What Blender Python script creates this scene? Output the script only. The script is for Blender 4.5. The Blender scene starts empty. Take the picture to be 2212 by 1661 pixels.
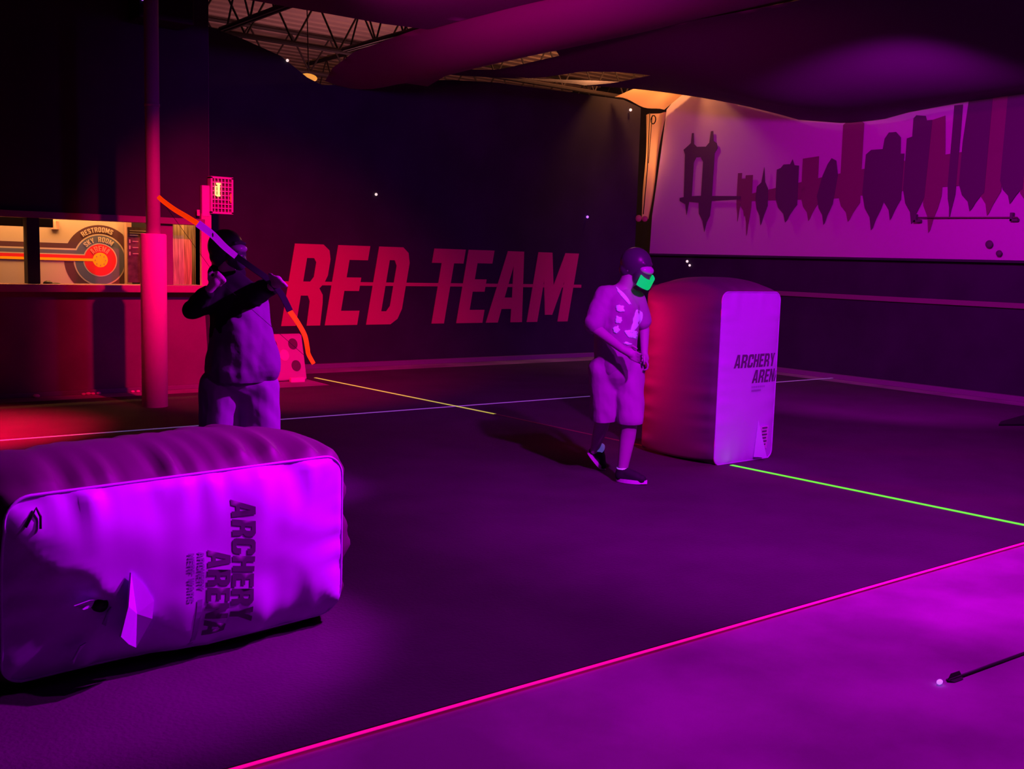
import bpy, bmesh, math, random
from mathutils import Vector, Matrix, noise
from mathutils.geometry import delaunay_2d_cdt
random.seed(7)
C = bpy.context.scene.collection
S = bpy.context.scene

# ------------------------------------------------------------------ camera
W, H = 2212, 1661
FPX = 2293.0
CH = 1.6
roll = math.radians(1.68973); pitch = math.radians(6.71274); yaw = math.radians(38.16748)
Fw = Vector((math.sin(yaw)*math.cos(pitch), math.cos(yaw)*math.cos(pitch), -math.sin(pitch)))
R0 = Vector((math.cos(yaw), -math.sin(yaw), 0)); U0 = R0.cross(Fw)
Rt = R0*math.cos(roll)+U0*math.sin(roll); Up = -R0*math.sin(roll)+U0*math.cos(roll)
cam = bpy.data.cameras.new('camera'); co = bpy.data.objects.new('camera', cam); C.objects.link(co)
co.matrix_world = Matrix(((Rt.x, Up.x, -Fw.x, 0), (Rt.y, Up.y, -Fw.y, 0), (Rt.z, Up.z, -Fw.z, CH), (0, 0, 0, 1)))
cam.sensor_width = 36; cam.lens = FPX/W*36; cam.clip_start = .05; cam.clip_end = 100
S.camera = co
S.view_settings.view_transform = 'Standard'; S.view_settings.look = 'None'
S.view_settings.gamma = 1; S.view_settings.exposure = 0; S.view_settings.use_curve_mapping = False

# ------------------------------------------------------------------ world + big lights
w = bpy.data.worlds.new('world'); S.world = w; w.use_nodes = True
w.node_tree.nodes['Background'].inputs[0].default_value = (.5, .0, 1, 1)
w.node_tree.nodes['Background'].inputs[1].default_value = .004
UV = (.74, .0, 1.0); RED = (1.0, .0, .09); AMB = (1.0, .36, .10)
def lamp(name, kind, loc, energy, col, target=None, size=.1, spot=90, blend=.5, sy=None):
    l = bpy.data.lights.new(name, kind); l.energy = energy; l.color = col
    if kind == 'AREA':
        l.size = size
        if sy: l.shape = 'RECTANGLE'; l.size_y = sy
    else: l.shadow_soft_size = size
    if kind == 'SPOT': l.spot_size = math.radians(spot); l.spot_blend = blend
    o = bpy.data.objects.new(name, l); C.objects.link(o); o.location = loc
    if target is not None:
        o.rotation_euler = (Vector(target)-Vector(loc)).to_track_quat('-Z', 'Y').to_euler()
    return o
lamp('blacklight_back_row', 'SPOT', (3.5, .9, 3.85), 1450, UV, (6.25, 5.0, 0), .10, 67, .8)
lamp('blacklight_overhead', 'SPOT', (4.2, 2.3, 3.85), 470, UV, (4.2, 2.2, 0), .07, 130, .8)
lamp('blacklight_overhead_left', 'SPOT', (4.6, 3.02, 3.62), 1650, UV, (1.46, 4.15, .58), .06, 31, .6)
lamp('violet_archer_fill', 'SPOT', (5.9, 4.1, 3.4), 1500, (.66, 0, 1), (3.0, 6.6, .6), .07, 26, .6)  # unseen spot added to light the archer from the right
lamp('blacklight_mural', 'SPOT', (8.0, 5.2, 3.25), 820, (.85, 0, .95), (13.3, 8.5, 1.0), .08, 80, .5)
lamp('right_floor_fill', 'SPOT', (8.6, 4.6, 3.5), 170, (.85, 0, .95), (8.6, 4.9, 0), .15, 110, .8)  # added fill to lift the floor at right; no fixture there
lamp('red_flood', 'SPOT', (3.84, 7.6, 3.5), 1900, RED, (5.7, 12.3, .5), .05, 60, 1)
lamp('red_flood_left', 'SPOT', (1.3, 9.0, 2.6), 3600, (1, 0, .05), (1.75, 9.9, 0), .1, 52, 1)
lamp('red_bunker_fill', 'SPOT', (4.15, 9.75, 1.3), 1300, (1, 0, .10), (6.45, 6.2, .95), .2, 32, 1)  # floating red spot added for the upright bunker side and the runner
lamp('red_drape_fill', 'SPOT', (3.9, 7.7, 3.3), 480, (1, 0, .42), (8.2, 8.8, 4.0), .1, 80, 1)  # added from below to redden the ceiling band; no known fixture
lamp('violet_wall_fill', 'SPOT', (5.6, 4.9, 3.85), 430, (.50, 0, 1), (8.2, 13.35, 1.2), .15, 84, 1)  # unseen spot added as ambient fill on the back wall
lamp('kitchen_light', 'AREA', (3.3, 12.45, 2.7), 110, (1, .38, .10), (3.3, 12.75, 1.2), 2.2, sy=.3)
lamp('wood_panel_fill', 'AREA', (4.62, 12.17, 2.3), 10, (1, .40, .10), (4.68, 12.33, 1.4), .3, sy=.1)  # small area light added to warm the wood panel
lamp('roof_light', 'POINT', (8.5, 14.6, 3.2), 75, (1, .30, .36), None, .3)
lamp('gap_deck_fill', 'POINT', (11.3, 12.6, 4.7), 60, (1, .38, .16), None, .1)  # extra amber point added to brighten the deck over the small gap
lamp('corner_light', 'POINT', (13.75, 13.30, 3.5), 34, AMB, None, .15)
lamp('corner_light_high', 'POINT', (12.75, 12.9, 5.0), 75, AMB, None, .1)

# ------------------------------------------------------------------ materials
def mat(name, col, rough=.7, emit=None, es=0, metal=0, bump=0, bscale=40, trans=0, spec=.3, vary=0, vscale=3):
    m = bpy.data.materials.new(name); m.use_nodes = True
    nt = m.node_tree; b = nt.nodes['Principled BSDF']
    b.inputs['Base Color'].default_value = (*col, 1); b.inputs['Roughness'].default_value = rough
    b.inputs['Metallic'].default_value = metal; b.inputs['Specular IOR Level'].default_value = spec
    if emit: b.inputs['Emission Color'].default_value = (*emit, 1); b.inputs['Emission Strength'].default_value = es
    tc = nt.nodes.new('ShaderNodeTexCoord')
    if bump:
        n = nt.nodes.new('ShaderNodeTexNoise'); n.inputs['Scale'].default_value = bscale; n.inputs['Detail'].default_value = 4
        nt.links.new(tc.outputs['Object'], n.inputs['Vector'])
        bp = nt.nodes.new('ShaderNodeBump'); bp.inputs['Strength'].default_value = bump; bp.inputs['Distance'].default_value = .02
        nt.links.new(n.outputs['Fac'], bp.inputs['Height']); nt.links.new(bp.outputs['Normal'], b.inputs['Normal'])
    if vary:
        n = nt.nodes.new('ShaderNodeTexNoise'); n.inputs['Scale'].default_value = vscale; n.inputs['Detail'].default_value = 5
        nt.links.new(tc.outputs['Object'], n.inputs['Vector'])
        r = nt.nodes.new('ShaderNodeValToRGB'); r.color_ramp.elements[0].position = .35; r.color_ramp.elements[1].position = .65
        r.color_ramp.elements[0].color = (*[c*(1-vary) for c in col], 1); r.color_ramp.elements[1].color = (*[min(1, c*(1+vary*.5)) for c in col], 1)
        nt.links.new(n.outputs['Fac'], r.inputs['Fac']); nt.links.new(r.outputs['Color'], b.inputs['Base Color'])
    if trans:
        t = nt.nodes.new('ShaderNodeBsdfTranslucent'); t.inputs[0].default_value = (*col, 1)
        mx = nt.nodes.new('ShaderNodeMixShader'); mx.inputs[0].default_value = trans
        out = nt.nodes['Material Output']
        nt.links.new(b.outputs[0], mx.inputs[1]); nt.links.new(t.outputs[0], mx.inputs[2]); nt.links.new(mx.outputs[0], out.inputs['Surface'])
    return m
M = {}
M['concrete'] = mat('smooth_concrete', (.37, .34, .34), .75, bump=.15, bscale=8, vary=.35, vscale=1.3)
M['matting'] = mat('black_rubber_matting', (.065, .065, .065), .8, bump=.3, bscale=60, vary=.15, vscale=2)
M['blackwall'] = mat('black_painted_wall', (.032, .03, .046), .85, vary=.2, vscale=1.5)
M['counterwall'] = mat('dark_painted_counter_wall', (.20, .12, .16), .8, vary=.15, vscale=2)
M['trimpaint'] = mat('dark_wood_trim', (.22, .15, .16), .6)
M['sill'] = mat('wooden_sill', (.4, .25, .22), .5)
M['baseboard'] = mat('grey_baseboard', (.2, .18, .2), .6)
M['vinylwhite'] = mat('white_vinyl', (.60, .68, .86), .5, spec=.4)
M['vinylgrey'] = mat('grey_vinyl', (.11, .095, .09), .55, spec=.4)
M['print'] = mat('dark_print', (.12, .12, .15), .6)
M['printfaint'] = mat('faint_print', (.33, .37, .5), .6)
M['black'] = mat('black_plastic', (.012, .012, .014), .5)
M['redpaint'] = mat('red_wall_paint', (.62, .08, .16), .7)
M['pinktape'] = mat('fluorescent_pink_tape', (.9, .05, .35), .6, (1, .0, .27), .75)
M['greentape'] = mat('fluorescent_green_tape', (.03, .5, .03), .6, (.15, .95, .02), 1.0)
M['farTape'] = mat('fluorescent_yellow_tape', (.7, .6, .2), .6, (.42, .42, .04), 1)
M['dulltape'] = mat('shadow_dulled_tape', (.3, .2, .1), .8)  # runner's shadow painted as a dull tape colour; disc marks reuse it
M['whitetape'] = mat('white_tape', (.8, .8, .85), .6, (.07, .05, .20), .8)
M['orange'] = mat('fluorescent_orange_limb', (.9, .2, .03), .5, (1, .035, .0), .85)
M['bowwhite'] = mat('pale_riser', (.8, .7, .8), .4, (.40, 0, .62), .8)
M['arenatext'] = mat('sign_pale_red', (.8, .22, .16), .7)
M['bowdark'] = mat('dark_riser', (.1, .09, .13), .4)
M['padding'] = mat('vinyl_pole_padding', (.85, .5, .8), .6)
M['polepaint'] = mat('painted_steel_pole', (.30, .2, .3), .5)
M['deck'] = mat('steel_roof_deck', (.6, .45, .42), .5)
M['steel'] = mat('dark_steel_joist', (.05, .04, .05), .6)
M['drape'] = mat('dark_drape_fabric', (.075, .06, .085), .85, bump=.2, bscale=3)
M['drapelit'] = mat('red_lit_drape_tint', (.26, .10, .20), .85)  # drape colour lightened and reddened to carry the red light on it
M['tarp'] = mat('pale_tarp', (.72, .52, .34), .7, trans=.55)
M['mural'] = mat('white_banner_vinyl', (.62, .55, .62), .55, trans=.12)
M['skyline'] = mat('skyline_print', (.10, .06, .10), .6)
M['skylinered'] = mat('faded_skyline_print', (.20, .07, .12), .6)
M['paleskin'] = mat('pale_hand_skin', (.75, .45, .6), .5)
M['skin'] = mat('skin', (.42, .28, .42), .5)
M['tee'] = mat('pale_patterned_tee', (.34, .27, .38), .8, bump=.4, bscale=14)
M['motif'] = mat('tee_print', (.75, .75, .95), .7, (.12, .06, .6), .35)
M['shorts'] = mat('grey_shorts', (.38, .3, .42), .85, bump=.4, bscale=10)
M['helmet'] = mat('dark_mask_shell', (.06, .05, .08), .35)
M['lens'] = mat('mask_lens', (.45, .4, .5), .15)
M['greenmask'] = mat('fluorescent_green_band', (.0, .4, .1), .6, (.0, .52, .10), 1)
M['shoeblack'] = mat('black_shoe_fabric', (.02, .02, .025), .7)
M['solewhite'] = mat('white_sole', (.8, .75, .9), .5)
M['sock'] = mat('white_sock', (.8, .8, .9), .8, (.1, .1, .6), .4)
M['hoodie'] = mat('black_hoodie_fabric', (.012, .01, .015), .9)
M['baggy'] = mat('grey_baggy_shirt', (.22, .18, .26), .85, bump=.35, bscale=9)
M['pants'] = mat('grey_pants', (.32, .26, .38), .85, bump=.3, bscale=7)
M['cream'] = mat('cream_wall', (.50, .45, .40), .7)
M['ringblack'] = mat('sign_maroon_black', (.09, .04, .06), .6)
M['ringblue'] = mat('sign_blue', (.10, .12, .22), .6)
M['ringred'] = mat('sign_red', (.75, .02, .03), .6)
M['ringyellow'] = mat('sign_yellow', (1, .55, .0), .6)
M['poster'] = mat('dark_poster', (.10, .06, .07), .6, vary=.5, vscale=9)
def stripes(name, c1, c2, scale, axis):
    m = mat(name, c1, .6); nt = m.node_tree; b = nt.nodes['Principled BSDF']
    tc = nt.nodes.new('ShaderNodeTexCoord'); mp = nt.nodes.new('ShaderNodeMapping')
    sc = [1, 1, 1]; sc[axis] = scale; mp.inputs['Scale'].default_value = sc
    n = nt.nodes.new('ShaderNodeTexNoise'); n.inputs['Scale'].default_value = 3
    r = nt.nodes.new('ShaderNodeValToRGB'); r.color_ramp.elements[0].position = .35; r.color_ramp.elements[1].position = .7
    r.color_ramp.elements[0].color = (*c1, 1); r.color_ramp.elements[1].color = (*c2, 1)
    nt.links.new(tc.outputs['Object'], mp.inputs['Vector']); nt.links.new(mp.outputs[0], n.inputs['Vector'])
    nt.links.new(n.outputs['Fac'], r.inputs['Fac']); nt.links.new(r.outputs['Color'], b.inputs['Base Color'])
    return m
M['planks'] = stripes('weathered_vertical_wood', (.20, .15, .11), (.62, .5, .36), 22, 0)
M['targetboard'] = mat('foam_target_board', (.55, .25, .4), .7)
M['targetdark'] = mat('target_dark_spot', (.12, .05, .09), .8)
M['targethot'] = mat('target_bright_spot', (.95, .5, .6), .7)
M['scorebox'] = mat('pale_plastic_cage', (.6, .4, .6), .5)
M['led'] = mat('lit_led_bars', (1, .3, .1), .5, (1, .42, .10), 3.0)
M['ledred'] = mat('lit_red_led', (1, .05, .05), .5, (1, .02, .02), 1.2)
M['ledviolet'] = mat('violet_led', (.5, .1, 1), .5, (.42, .12, 1), 1.6)
M['ledwhite'] = mat('small_pale_led', (1, .8, .8), .5, (1, .75, .7), 1.0)
M['amberlamp'] = mat('amber_lit_shade', (1, .6, .2), .5, (.75, .30, .03), 1.0)
M['shaft'] = mat('dark_arrow_shaft', (.05, .02, .05), .5)

# ------------------------------------------------------------------ helpers
def obj(name, bm, m, parent=None, smooth=False):
    me = bpy.data.meshes.new(name); bm.normal_update(); bm.to_mesh(me); bm.free()
    if smooth:
        for p in me.polygons: p.use_smooth = True
    o = bpy.data.objects.new(name, me); C.objects.link(o)
    if m: me.materials.append(M[m] if isinstance(m, str) else m)
    if parent: o.parent = parent; o.matrix_parent_inverse = Matrix.Translation(-parent.location) if parent.type == 'EMPTY' and parent.parent is None else Matrix()
    return o
def tag(o, label, cat, group=None, kind=None):
    o['label'] = label; o['category'] = cat
    if group: o['group'] = group
    if kind: o['kind'] = kind
    return o
def struct(o, label=None):
    o['kind'] = 'structure'
    if label: o['label'] = label
    return o
def thing(name, label, cat, loc=(0, 0, 0), group=None):
    o = bpy.data.objects.new(name, None); o.location = loc; o.empty_display_size = .1; C.objects.link(o)
    return tag(o, label, cat, group)
def NB(): return bmesh.new()
def box(bm, x0, x1, y0, y1, z0, z1):
    v = [bm.verts.new(p) for p in ((x0, y0, z0), (x1, y0, z0), (x1, y1, z0), (x0, y1, z0), (x0, y0, z1), (x1, y0, z1), (x1, y1, z1), (x0, y1, z1))]
    for f in ((3, 2, 1, 0), (4, 5, 6, 7), (0, 1, 5, 4), (1, 2, 6, 5), (2, 3, 7, 6), (3, 0, 4, 7)): bm.faces.new([v[i] for i in f])
    return bm
def bbox(bm, x0, x1, y0, y1, z0, z1, bev=.01, seg=2):
    b2 = NB(); box(b2, x0, x1, y0, y1, z0, z1)
    bmesh.ops.bevel(b2, geom=b2.edges[:], offset=bev, segments=seg, affect='EDGES', profile=.6)
    merge(bm, b2); return bm
def merge(bm, b2, mtx=None):
    me = bpy.data.meshes.new('tmp')
    if mtx is not None: b2.transform(mtx)
    b2.to_mesh(me); b2.free(); bm.from_mesh(me); bpy.data.meshes.remove(me)
def frame_of(d):
    d = d.normalized(); a = Vector((0, 0, 1)) if abs(d.z) < .9 else Vector((1, 0, 0))
    u = d.cross(a).normalized(); return u, d.cross(u).normalized()
def tube(bm, pts, rad, n=10, cap=True):
    pts = [Vector(p) for p in pts]; rad = rad if isinstance(rad, (list, tuple)) else [rad]*len(pts)
    rings = []; up = None
    for i, p in enumerate(pts):
        d = (pts[min(i+1, len(pts)-1)]-pts[max(i-1, 0)])
        u, v = frame_of(d)
        if up is not None:
            u = (up-d.normalized()*up.dot(d.normalized())); u = u.normalized() if u.length > 1e-6 else frame_of(d)[0]; v = d.normalized().cross(u)
        up = u
        rings.append([bm.verts.new(p+(u*math.cos(2*math.pi*k/n)+v*math.sin(2*math.pi*k/n))*rad[i]) for k in range(n)])
    for a, b in zip(rings, rings[1:]):
        for k in range(n): bm.faces.new((a[k], a[(k+1) % n], b[(k+1) % n], b[k]))
    if cap: bm.faces.new(rings[0][::-1]); bm.faces.new(rings[-1])
    return bm
def lathe(bm, prof, c, n=40):
    rings = [[bm.verts.new((c[0]+r*math.cos(2*math.pi*k/n), c[1]+r*math.sin(2*math.pi*k/n), z)) for k in range(n)] for r, z in prof]
    for a, b in zip(rings, rings[1:]):
        for k in range(n): bm.faces.new((a[k], a[(k+1) % n], b[(k+1) % n], b[k]))
    bm.faces.new(rings[0][::-1]); bm.faces.new(rings[-1]); return bm
def ell(bm, c, r, seg=24, rot=None):
    b2 = NB(); bmesh.ops.create_uvsphere(b2, u_segments=seg, v_segments=seg//2, radius=1)
    m = Matrix.Translation(c) @ (rot if rot else Matrix()) @ Matrix.Diagonal((*r, 1)); merge(bm, b2, m); return bm
def inside(p, poly):
    r = False; j = len(poly)-1
    for i in range(len(poly)):
        a, b = poly[i], poly[j]
        if (a[1] > p[1]) != (b[1] > p[1]) and p[0] < (b[0]-a[0])*(p[1]-a[1])/(b[1]-a[1])+a[0]: r = not r
        j = i
    return r
def region(bm, polys, fn, step=None, thick=0, nrm=None):
    """fill 2D polygons (first = outline, others = holes), mapped to 3D by fn; optional thickness along nrm"""
    vs, es = [], []
    for poly in polys:
        b = len(vs); n = len(poly); k0 = b; pl = []
        for i in range(n):
            a, c = Vector(poly[i]), Vector(poly[(i+1) % n]); m = max(1, int((c-a).length/step)) if step else 1
            for k in range(m): pl.append(a+(c-a)*k/m)
        for i, p in enumerate(pl): vs.append(p); es.append((b+i, b+(i+1) % len(pl)))
    if step:
        xs = [p[0] for p in polys[0]]; ys = [p[1] for p in polys[0]]
        nx = int((max(xs)-min(xs))/step); ny = int((max(ys)-min(ys))/step)
        for i in range(1, nx+1):
            for j in range(1, ny+1):
                p = (min(xs)+i*step, min(ys)+j*step)
                if inside(p, polys[0]) and not any(inside(p, q) for q in polys[1:]): vs.append(Vector(p))
    ov, oe, of, *_ = delaunay_2d_cdt(vs, es, [], 0, 1e-6)
    tris = []
    for f in of:
        c = sum((ov[i] for i in f), Vector((0, 0)))/len(f)
        if inside(c, polys[0]) and not any(inside(c, q) for q in polys[1:]): tris.append(f)
    used = sorted({i for f in tris for i in f}); P3 = {i: Vector(fn(*ov[i])) for i in used}
    A = {i: bm.verts.new(P3[i]) for i in used}
    for f in tris: bm.faces.new([A[i] for i in f])
    if thick:
        N = Vector(nrm); B = {i: bm.verts.new(P3[i]+N*thick) for i in used}
        cnt = {}
        for f in tris:
            bm.faces.new([B[i] for i in reversed(f)])
            for k in range(len(f)):
                e = (f[k], f[(k+1) % len(f)]); cnt[e] = 1
        for (a, b) in cnt:
            if (b, a) not in cnt: bm.faces.new((A[b], A[a], B[a], B[b]))
    return bm
# heavy block lettering: outline polygons in a 1-high cell; (outline, holes), width
G = {
 'A': (.62, [(0, 0), (.17, 1), (.45, 1), (.62, 0), (.42, 0), (.395, .19), (.225, .19), (.20, 0)], [[(.245, .35), (.375, .35), (.31, .80)]]),
 'R': (.60, [(0, 0), (0, 1), (.44, 1), (.55, .93), (.59, .82), (.59, .62), (.55, .52), (.49, .46), (.56, .38), (.58, .28), (.60, 0), (.39, 0), (.375, .30), (.33, .37), (.22, .37), (.22, 0)], [[(.22, .54), (.33, .54), (.375, .60), (.375, .78), (.33, .83), (.22, .83)]]),
 'C': (.57, [(.12, 0), (.03, .06), (0, .16), (0, .84), (.03, .94), (.12, 1), (.45, 1), (.54, .94), (.57, .84), (.57, .64), (.36, .64), (.36, .78), (.32, .83), (.25, .83), (.21, .78), (.21, .22), (.25, .17), (.32, .17), (.36, .22), (.36, .37), (.57, .37), (.57, .16), (.54, .06), (.45, 0)], []),
 'H': (.58, [(0, 0), (0, 1), (.21, 1), (.21, .60), (.37, .60), (.37, 1), (.58, 1), (.58, 0), (.37, 0), (.37, .42), (.21, .42), (.21, 0)], []),
 'E': (.50, [(0, 0), (0, 1), (.50, 1), (.50, .82), (.21, .82), (.21, .60), (.44, .60), (.44, .43), (.21, .43), (.21, .18), (.50, .18), (.50, 0)], []),
 'Y': (.60, [(.20, 0), (.20, .38), (0, 1), (.22, 1), (.305, .62), (.39, 1), (.60, 1), (.41, .38), (.41, 0)], []),
 'N': (.60, [(0, 0), (0, 1), (.20, 1), (.40, .46), (.40, 1), (.60, 1), (.60, 0), (.41, 0), (.20, .56), (.20, 0)], []),
 'D': (.58, [(0, 0), (0, 1), (.42, 1), (.53, .93), (.58, .80), (.58, .20), (.53, .07), (.42, 0)], [[(.22, .17), (.31, .17), (.36, .24), (.36, .76), (.31, .83), (.22, .83)]]),
 'T': (.54, [(.165, 0), (.165, .81), (0, .81), (0, 1), (.54, 1), (.54, .81), (.375, .81), (.375, 0)], []),
 'M': (.80, [(0, 0), (0, 1), (.27, 1), (.40, .52), (.53, 1), (.80, 1), (.80, 0), (.60, 0), (.60, .60), (.47, .10), (.33, .10), (.20, .60), (.20, 0)], []),
 'S': (.56, [(.10, 0), (.02, .06), (0, .16), (0, .32), (.20, .32), (.20, .20), (.24, .16), (.32, .16), (.36, .20), (.36, .30), (.32, .36), (.08, .50), (.02, .58), (0, .68), (0, .84), (.03, .94), (.12, 1), (.44, 1), (.53, .94), (.56, .84), (.56, .68), (.36, .68), (.36, .80), (.32, .84), (.24, .84), (.20, .80), (.20, .70), (.24, .64), (.48, .50), (.54, .42), (.56, .32), (.56, .16), (.53, .06), (.44, 0)], []),
 'O': (.58, [(.12, 0), (.03, .06), (0, .16), (0, .84), (.03, .94), (.12, 1), (.46, 1), (.55, .94), (.58, .84), (.58, .16), (.55, .06), (.46, 0)], [[(.21, .22), (.25, .17), (.33, .17), (.37, .22), (.37, .78), (.33, .83), (.25, .83), (.21, .78)]]),
 'F': (.48, [(0, 0), (0, 1), (.48, 1), (.48, .82), (.21, .82), (.21, .58), (.42, .58), (.42, .41), (.21, .41), (.21, 0)], []),
 'W': (.84, [(.14, 0), (0, 1), (.20, 1), (.27, .36), (.35, 1), (.49, 1), (.57, .36), (.64, 1), (.84, 1), (.70, 0), (.48, 0), (.42, .48), (.36, 0)], []),
 'K': (.60, [(0, 0), (0, 1), (.21, 1), (.21, .62), (.37, 1), (.60, 1), (.40, .56), (.60, 0), (.38, 0), (.26, .36), (.21, .28), (.21, 0)], []),
}
def text_w(s, gap=.07, sp=.3): return sum((sp if c == ' ' else G[c][0])+gap for c in s)-gap
def text(bm, s, fn, size, skew=0, gap=.07, sp=.3, xs=1, step=None, thick=0, nrm=None, each=None):
    """lay a word along +x; fn maps (x, y) in metres to 3D"""
    x = 0
    for c in s:
        if c == ' ': x += sp+gap; continue
        wd, out, holes = G[c]
        T = lambda p, x=x: (((p[0]+x)*xs+p[1]*skew)*size, p[1]*size)
        b = NB() if each else bm
        region(b, [[T(p) for p in out]]+[[T(p) for p in h] for h in holes], fn, step, thick, nrm)
        if each: each(c, b)
        x += wd+gap
def mapped(bm, fn):
    for v in bm.verts: v.co = fn(v.co)

# ------------------------------------------------------------------ setting: floor, walls, roof
struct(obj('floor', box(NB(), -4, 16, -4, 24, -.2, 0), 'concrete'), 'pale concrete floor around the dark matting')
mt = NB(); region(mt, [[(-4, 2.98), (12.75, 2.98), (12.9, 12.72), (6.3, 12.72), (6.25, 11.50), (-4, 11.50)]], lambda x, y: (x, y, .002), None, .010, (0, 0, 1))
bmesh.ops.recalc_face_normals(mt, faces=mt.faces[:])
tag(obj('floor_matting', mt, 'matting'), 'black matting covering the arena floor behind the pink line', 'floor mat')
# counter wall with its serving opening
b = NB()
region(b, [[(-4, 0), (4.87, 0), (4.87, 4.6), (-4, 4.6)], [(-4+.5, 1.20), (4.76, 1.20), (4.76, 1.885), (-4+.5, 1.90)]], lambda x, z: (x, 11.96, z), None, .14, (0, 1, 0))
bmesh.ops.recalc_face_normals(b, faces=b.faces[:])
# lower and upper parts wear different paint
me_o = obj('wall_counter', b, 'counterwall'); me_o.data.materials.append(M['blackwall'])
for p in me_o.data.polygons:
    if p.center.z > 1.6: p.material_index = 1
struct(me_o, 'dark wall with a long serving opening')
# far wall: sagging cloth edge on top
top = [(4.87, 4.75), (5.36, 4.43), (5.9, 4.33), (6.43, 4.19), (6.65, 4.06), (6.82, 3.96), (7.05, 3.885), (7.5, 3.95), (8.4, 4.12), (9.2, 4.22), (10.05, 4.285), (11.5, 4.31), (12.7, 4.33), (13.12, 4.24)]
b = NB(); region(b, [[(4.86, 0), (13.12, 0)]+top[::-1]], lambda x, z: (x, 13.35, z), None, .1, (0, 1, 0))
bmesh.ops.recalc_face_normals(b, faces=b.faces[:]); struct(obj('wall_back', b, 'blackwall'), 'black back wall with red team lettering')
struct(obj('wall_return', box(NB(), 4.86, 4.93, 12.10, 13.35, 0, 4.6), 'counterwall'))
struct(obj('wall_right', box(NB(), 13.35, 13.5, -4, 13.6, 0, 1.76), 'blackwall'), 'black lower right wall under the skyline banner')
struct(obj('wall_left', box(NB(), -4.2, -4, -4, 24, 0, 5.6), 'blackwall'))
struct(obj('wall_front', box(NB(), -4, 16, -4.2, -4, 0, 5.6), 'blackwall'))
struct(obj('wall_outer', box(NB(), 15.5, 15.7, -4, 24, 0, 5.6), 'blackwall'))
struct(obj('wall_rear', box(NB(), -4, 16, 24, 24.2, 0, 5.6), 'blackwall'))
# corrugated roof deck, ribs along X
b = NB(); n = 0; y = -4; prof = []
while y < 24: prof += [(y, 5.25), (y+.16, 5.25), (y+.19, 5.31), (y+.27, 5.31)]; y += .30
A_ = [b.verts.new((-4, yy, z)) for yy, z in prof]; B_ = [b.verts.new((15.5, yy, z)) for yy, z in prof]
for i in range(len(prof)-1): b.faces.new((A_[i], B_[i], B_[i+1], A_[i+1]))
struct(obj('ceiling', b, 'deck'), 'corrugated steel roof deck seen through gaps in the drapes')
struct(obj('trim_1', bbox(NB(), 13.31, 13.35, -3, 13.3, 1.17, 1.24, .008), 'trimpaint'), 'thin rail along the right wall')
struct(obj('trim_2', bbox(NB(), 13.24, 13.35, -3, 13.3, 1.74, 1.775, .008), 'blackwall'))
struct(obj('baseboard_back', bbox(NB(), 6.3, 13.3, 13.28, 13.35, 0, .07, .008), 'baseboard'))
struct(obj('baseboard_right', bbox(NB(), 13.27, 13.35, -3, 13.27, 0, .07, .008), 'baseboard'))
struct(obj('baseboard_counter', bbox(NB(), -4, 4.87, 11.90, 11.96, 0, .05, .008), 'baseboard'))
# serving window frame
wf = NB(); bbox(wf, -3.5, 4.80, 11.80, 12.12, 1.118, 1.198, .008)
sl = obj('serving_window_sill', wf, 'sill')
wn = thing('window_1', 'long serving opening in the counter wall', 'window', (2, 11.96, 1.12)); wn['kind'] = 'structure'; del wn['category']
sl.name = 'window_sill'; sl.parent = wn; sl.matrix_parent_inverse = Matrix.Translation(-wn.location)
obj('window_header', bbox(NB(), -3.5, 4.80, 11.90, 12.1, 1.885, 1.955, .006), 'trimpaint', wn)
obj('window_mullion', bbox(NB(), 2.885, 3.01, 11.93, 12.08, 1.19, 1.90, .006), 'blackwall', wn)
obj('window_stile', bbox(NB(), 4.76, 4.88, 11.91, 12.1, 1.19, 2.02, .006), 'targetboard', wn)
obj('window_jamb', bbox(NB(), 4.24, 4.45, 11.97, 12.08, 1.19, 1.90, .006), 'trimpaint', wn)

# ------------------------------------------------------------------ room behind the opening
RY = 12.70
b = NB(); box(b, -4, 4.2, RY, RY+.08, .5, 2.8); struct(obj('wall_inner', b, 'cream'), 'cream wall seen through the serving opening')
struct(obj('wall_inner_end', box(NB(), 4.2, 4.86, RY+.02, RY+.1, .5, 2.8), 'blackwall'))
struct(obj('ceiling_inner', box(NB(), -4, 4.86, 12.10, 13.3, 2.9, 2.95), 'cream'))
sg = thing('wayfinding_mural', 'painted target rings with restroom and arena arrows, seen through the serving opening', 'sign', (3.86, RY, 1.47))
TC = (3.86, 1.455)
XR = 4.132
def ringpoly(r, ztop, zbot, taper):
    """disc of radius r joined with a bar running left between zbot and ztop"""
    pts = []; a0 = math.asin(max(-1, min(1, (ztop-TC[1])/r))); a1 = math.asin(max(-1, min(1, (zbot-TC[1])/r)))
    st = math.pi-a0; en = -math.pi-a1
    n = 60
    for k in range(n+1):
        a = st+(en-st)*k/n
        x = TC[0]+r*math.cos(a); z = TC[1]+r*math.sin(a)
        pts.append((min(x, XR), max(z, 1.0)))
    return [(-3.9, ztop+.04)]+pts+[(-3.9, zbot+.04)]
def dedupe(p):
    o = []
    for q in p:
        if not o or (Vector(q)-Vector(o[-1])).length > 1e-4: o.append(q)
    return o
def layer(name, r, zt, zb, m, d, disc=False):
    b = NB(); poly = ringpoly(r, zt, zb, 0)
    region(b, [dedupe(poly)], lambda x, z: (x, RY-d, z)); bmesh.ops.recalc_face_normals(b, faces=b.faces[:])
    return obj(name, b, m, sg)
layer('outer_ring', .400, 1.635, TC[1]-.025, 'ringblack', .002)
layer('ring_edge', .298, 1.578, TC[1]-.023, 'cream', .003)
layer('blue_ring', .282, 1.560, TC[1]-.021, 'ringblue', .004)
layer('ring_edge', .192, 1.517, TC[1]-.019, 'cream', .005)
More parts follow.
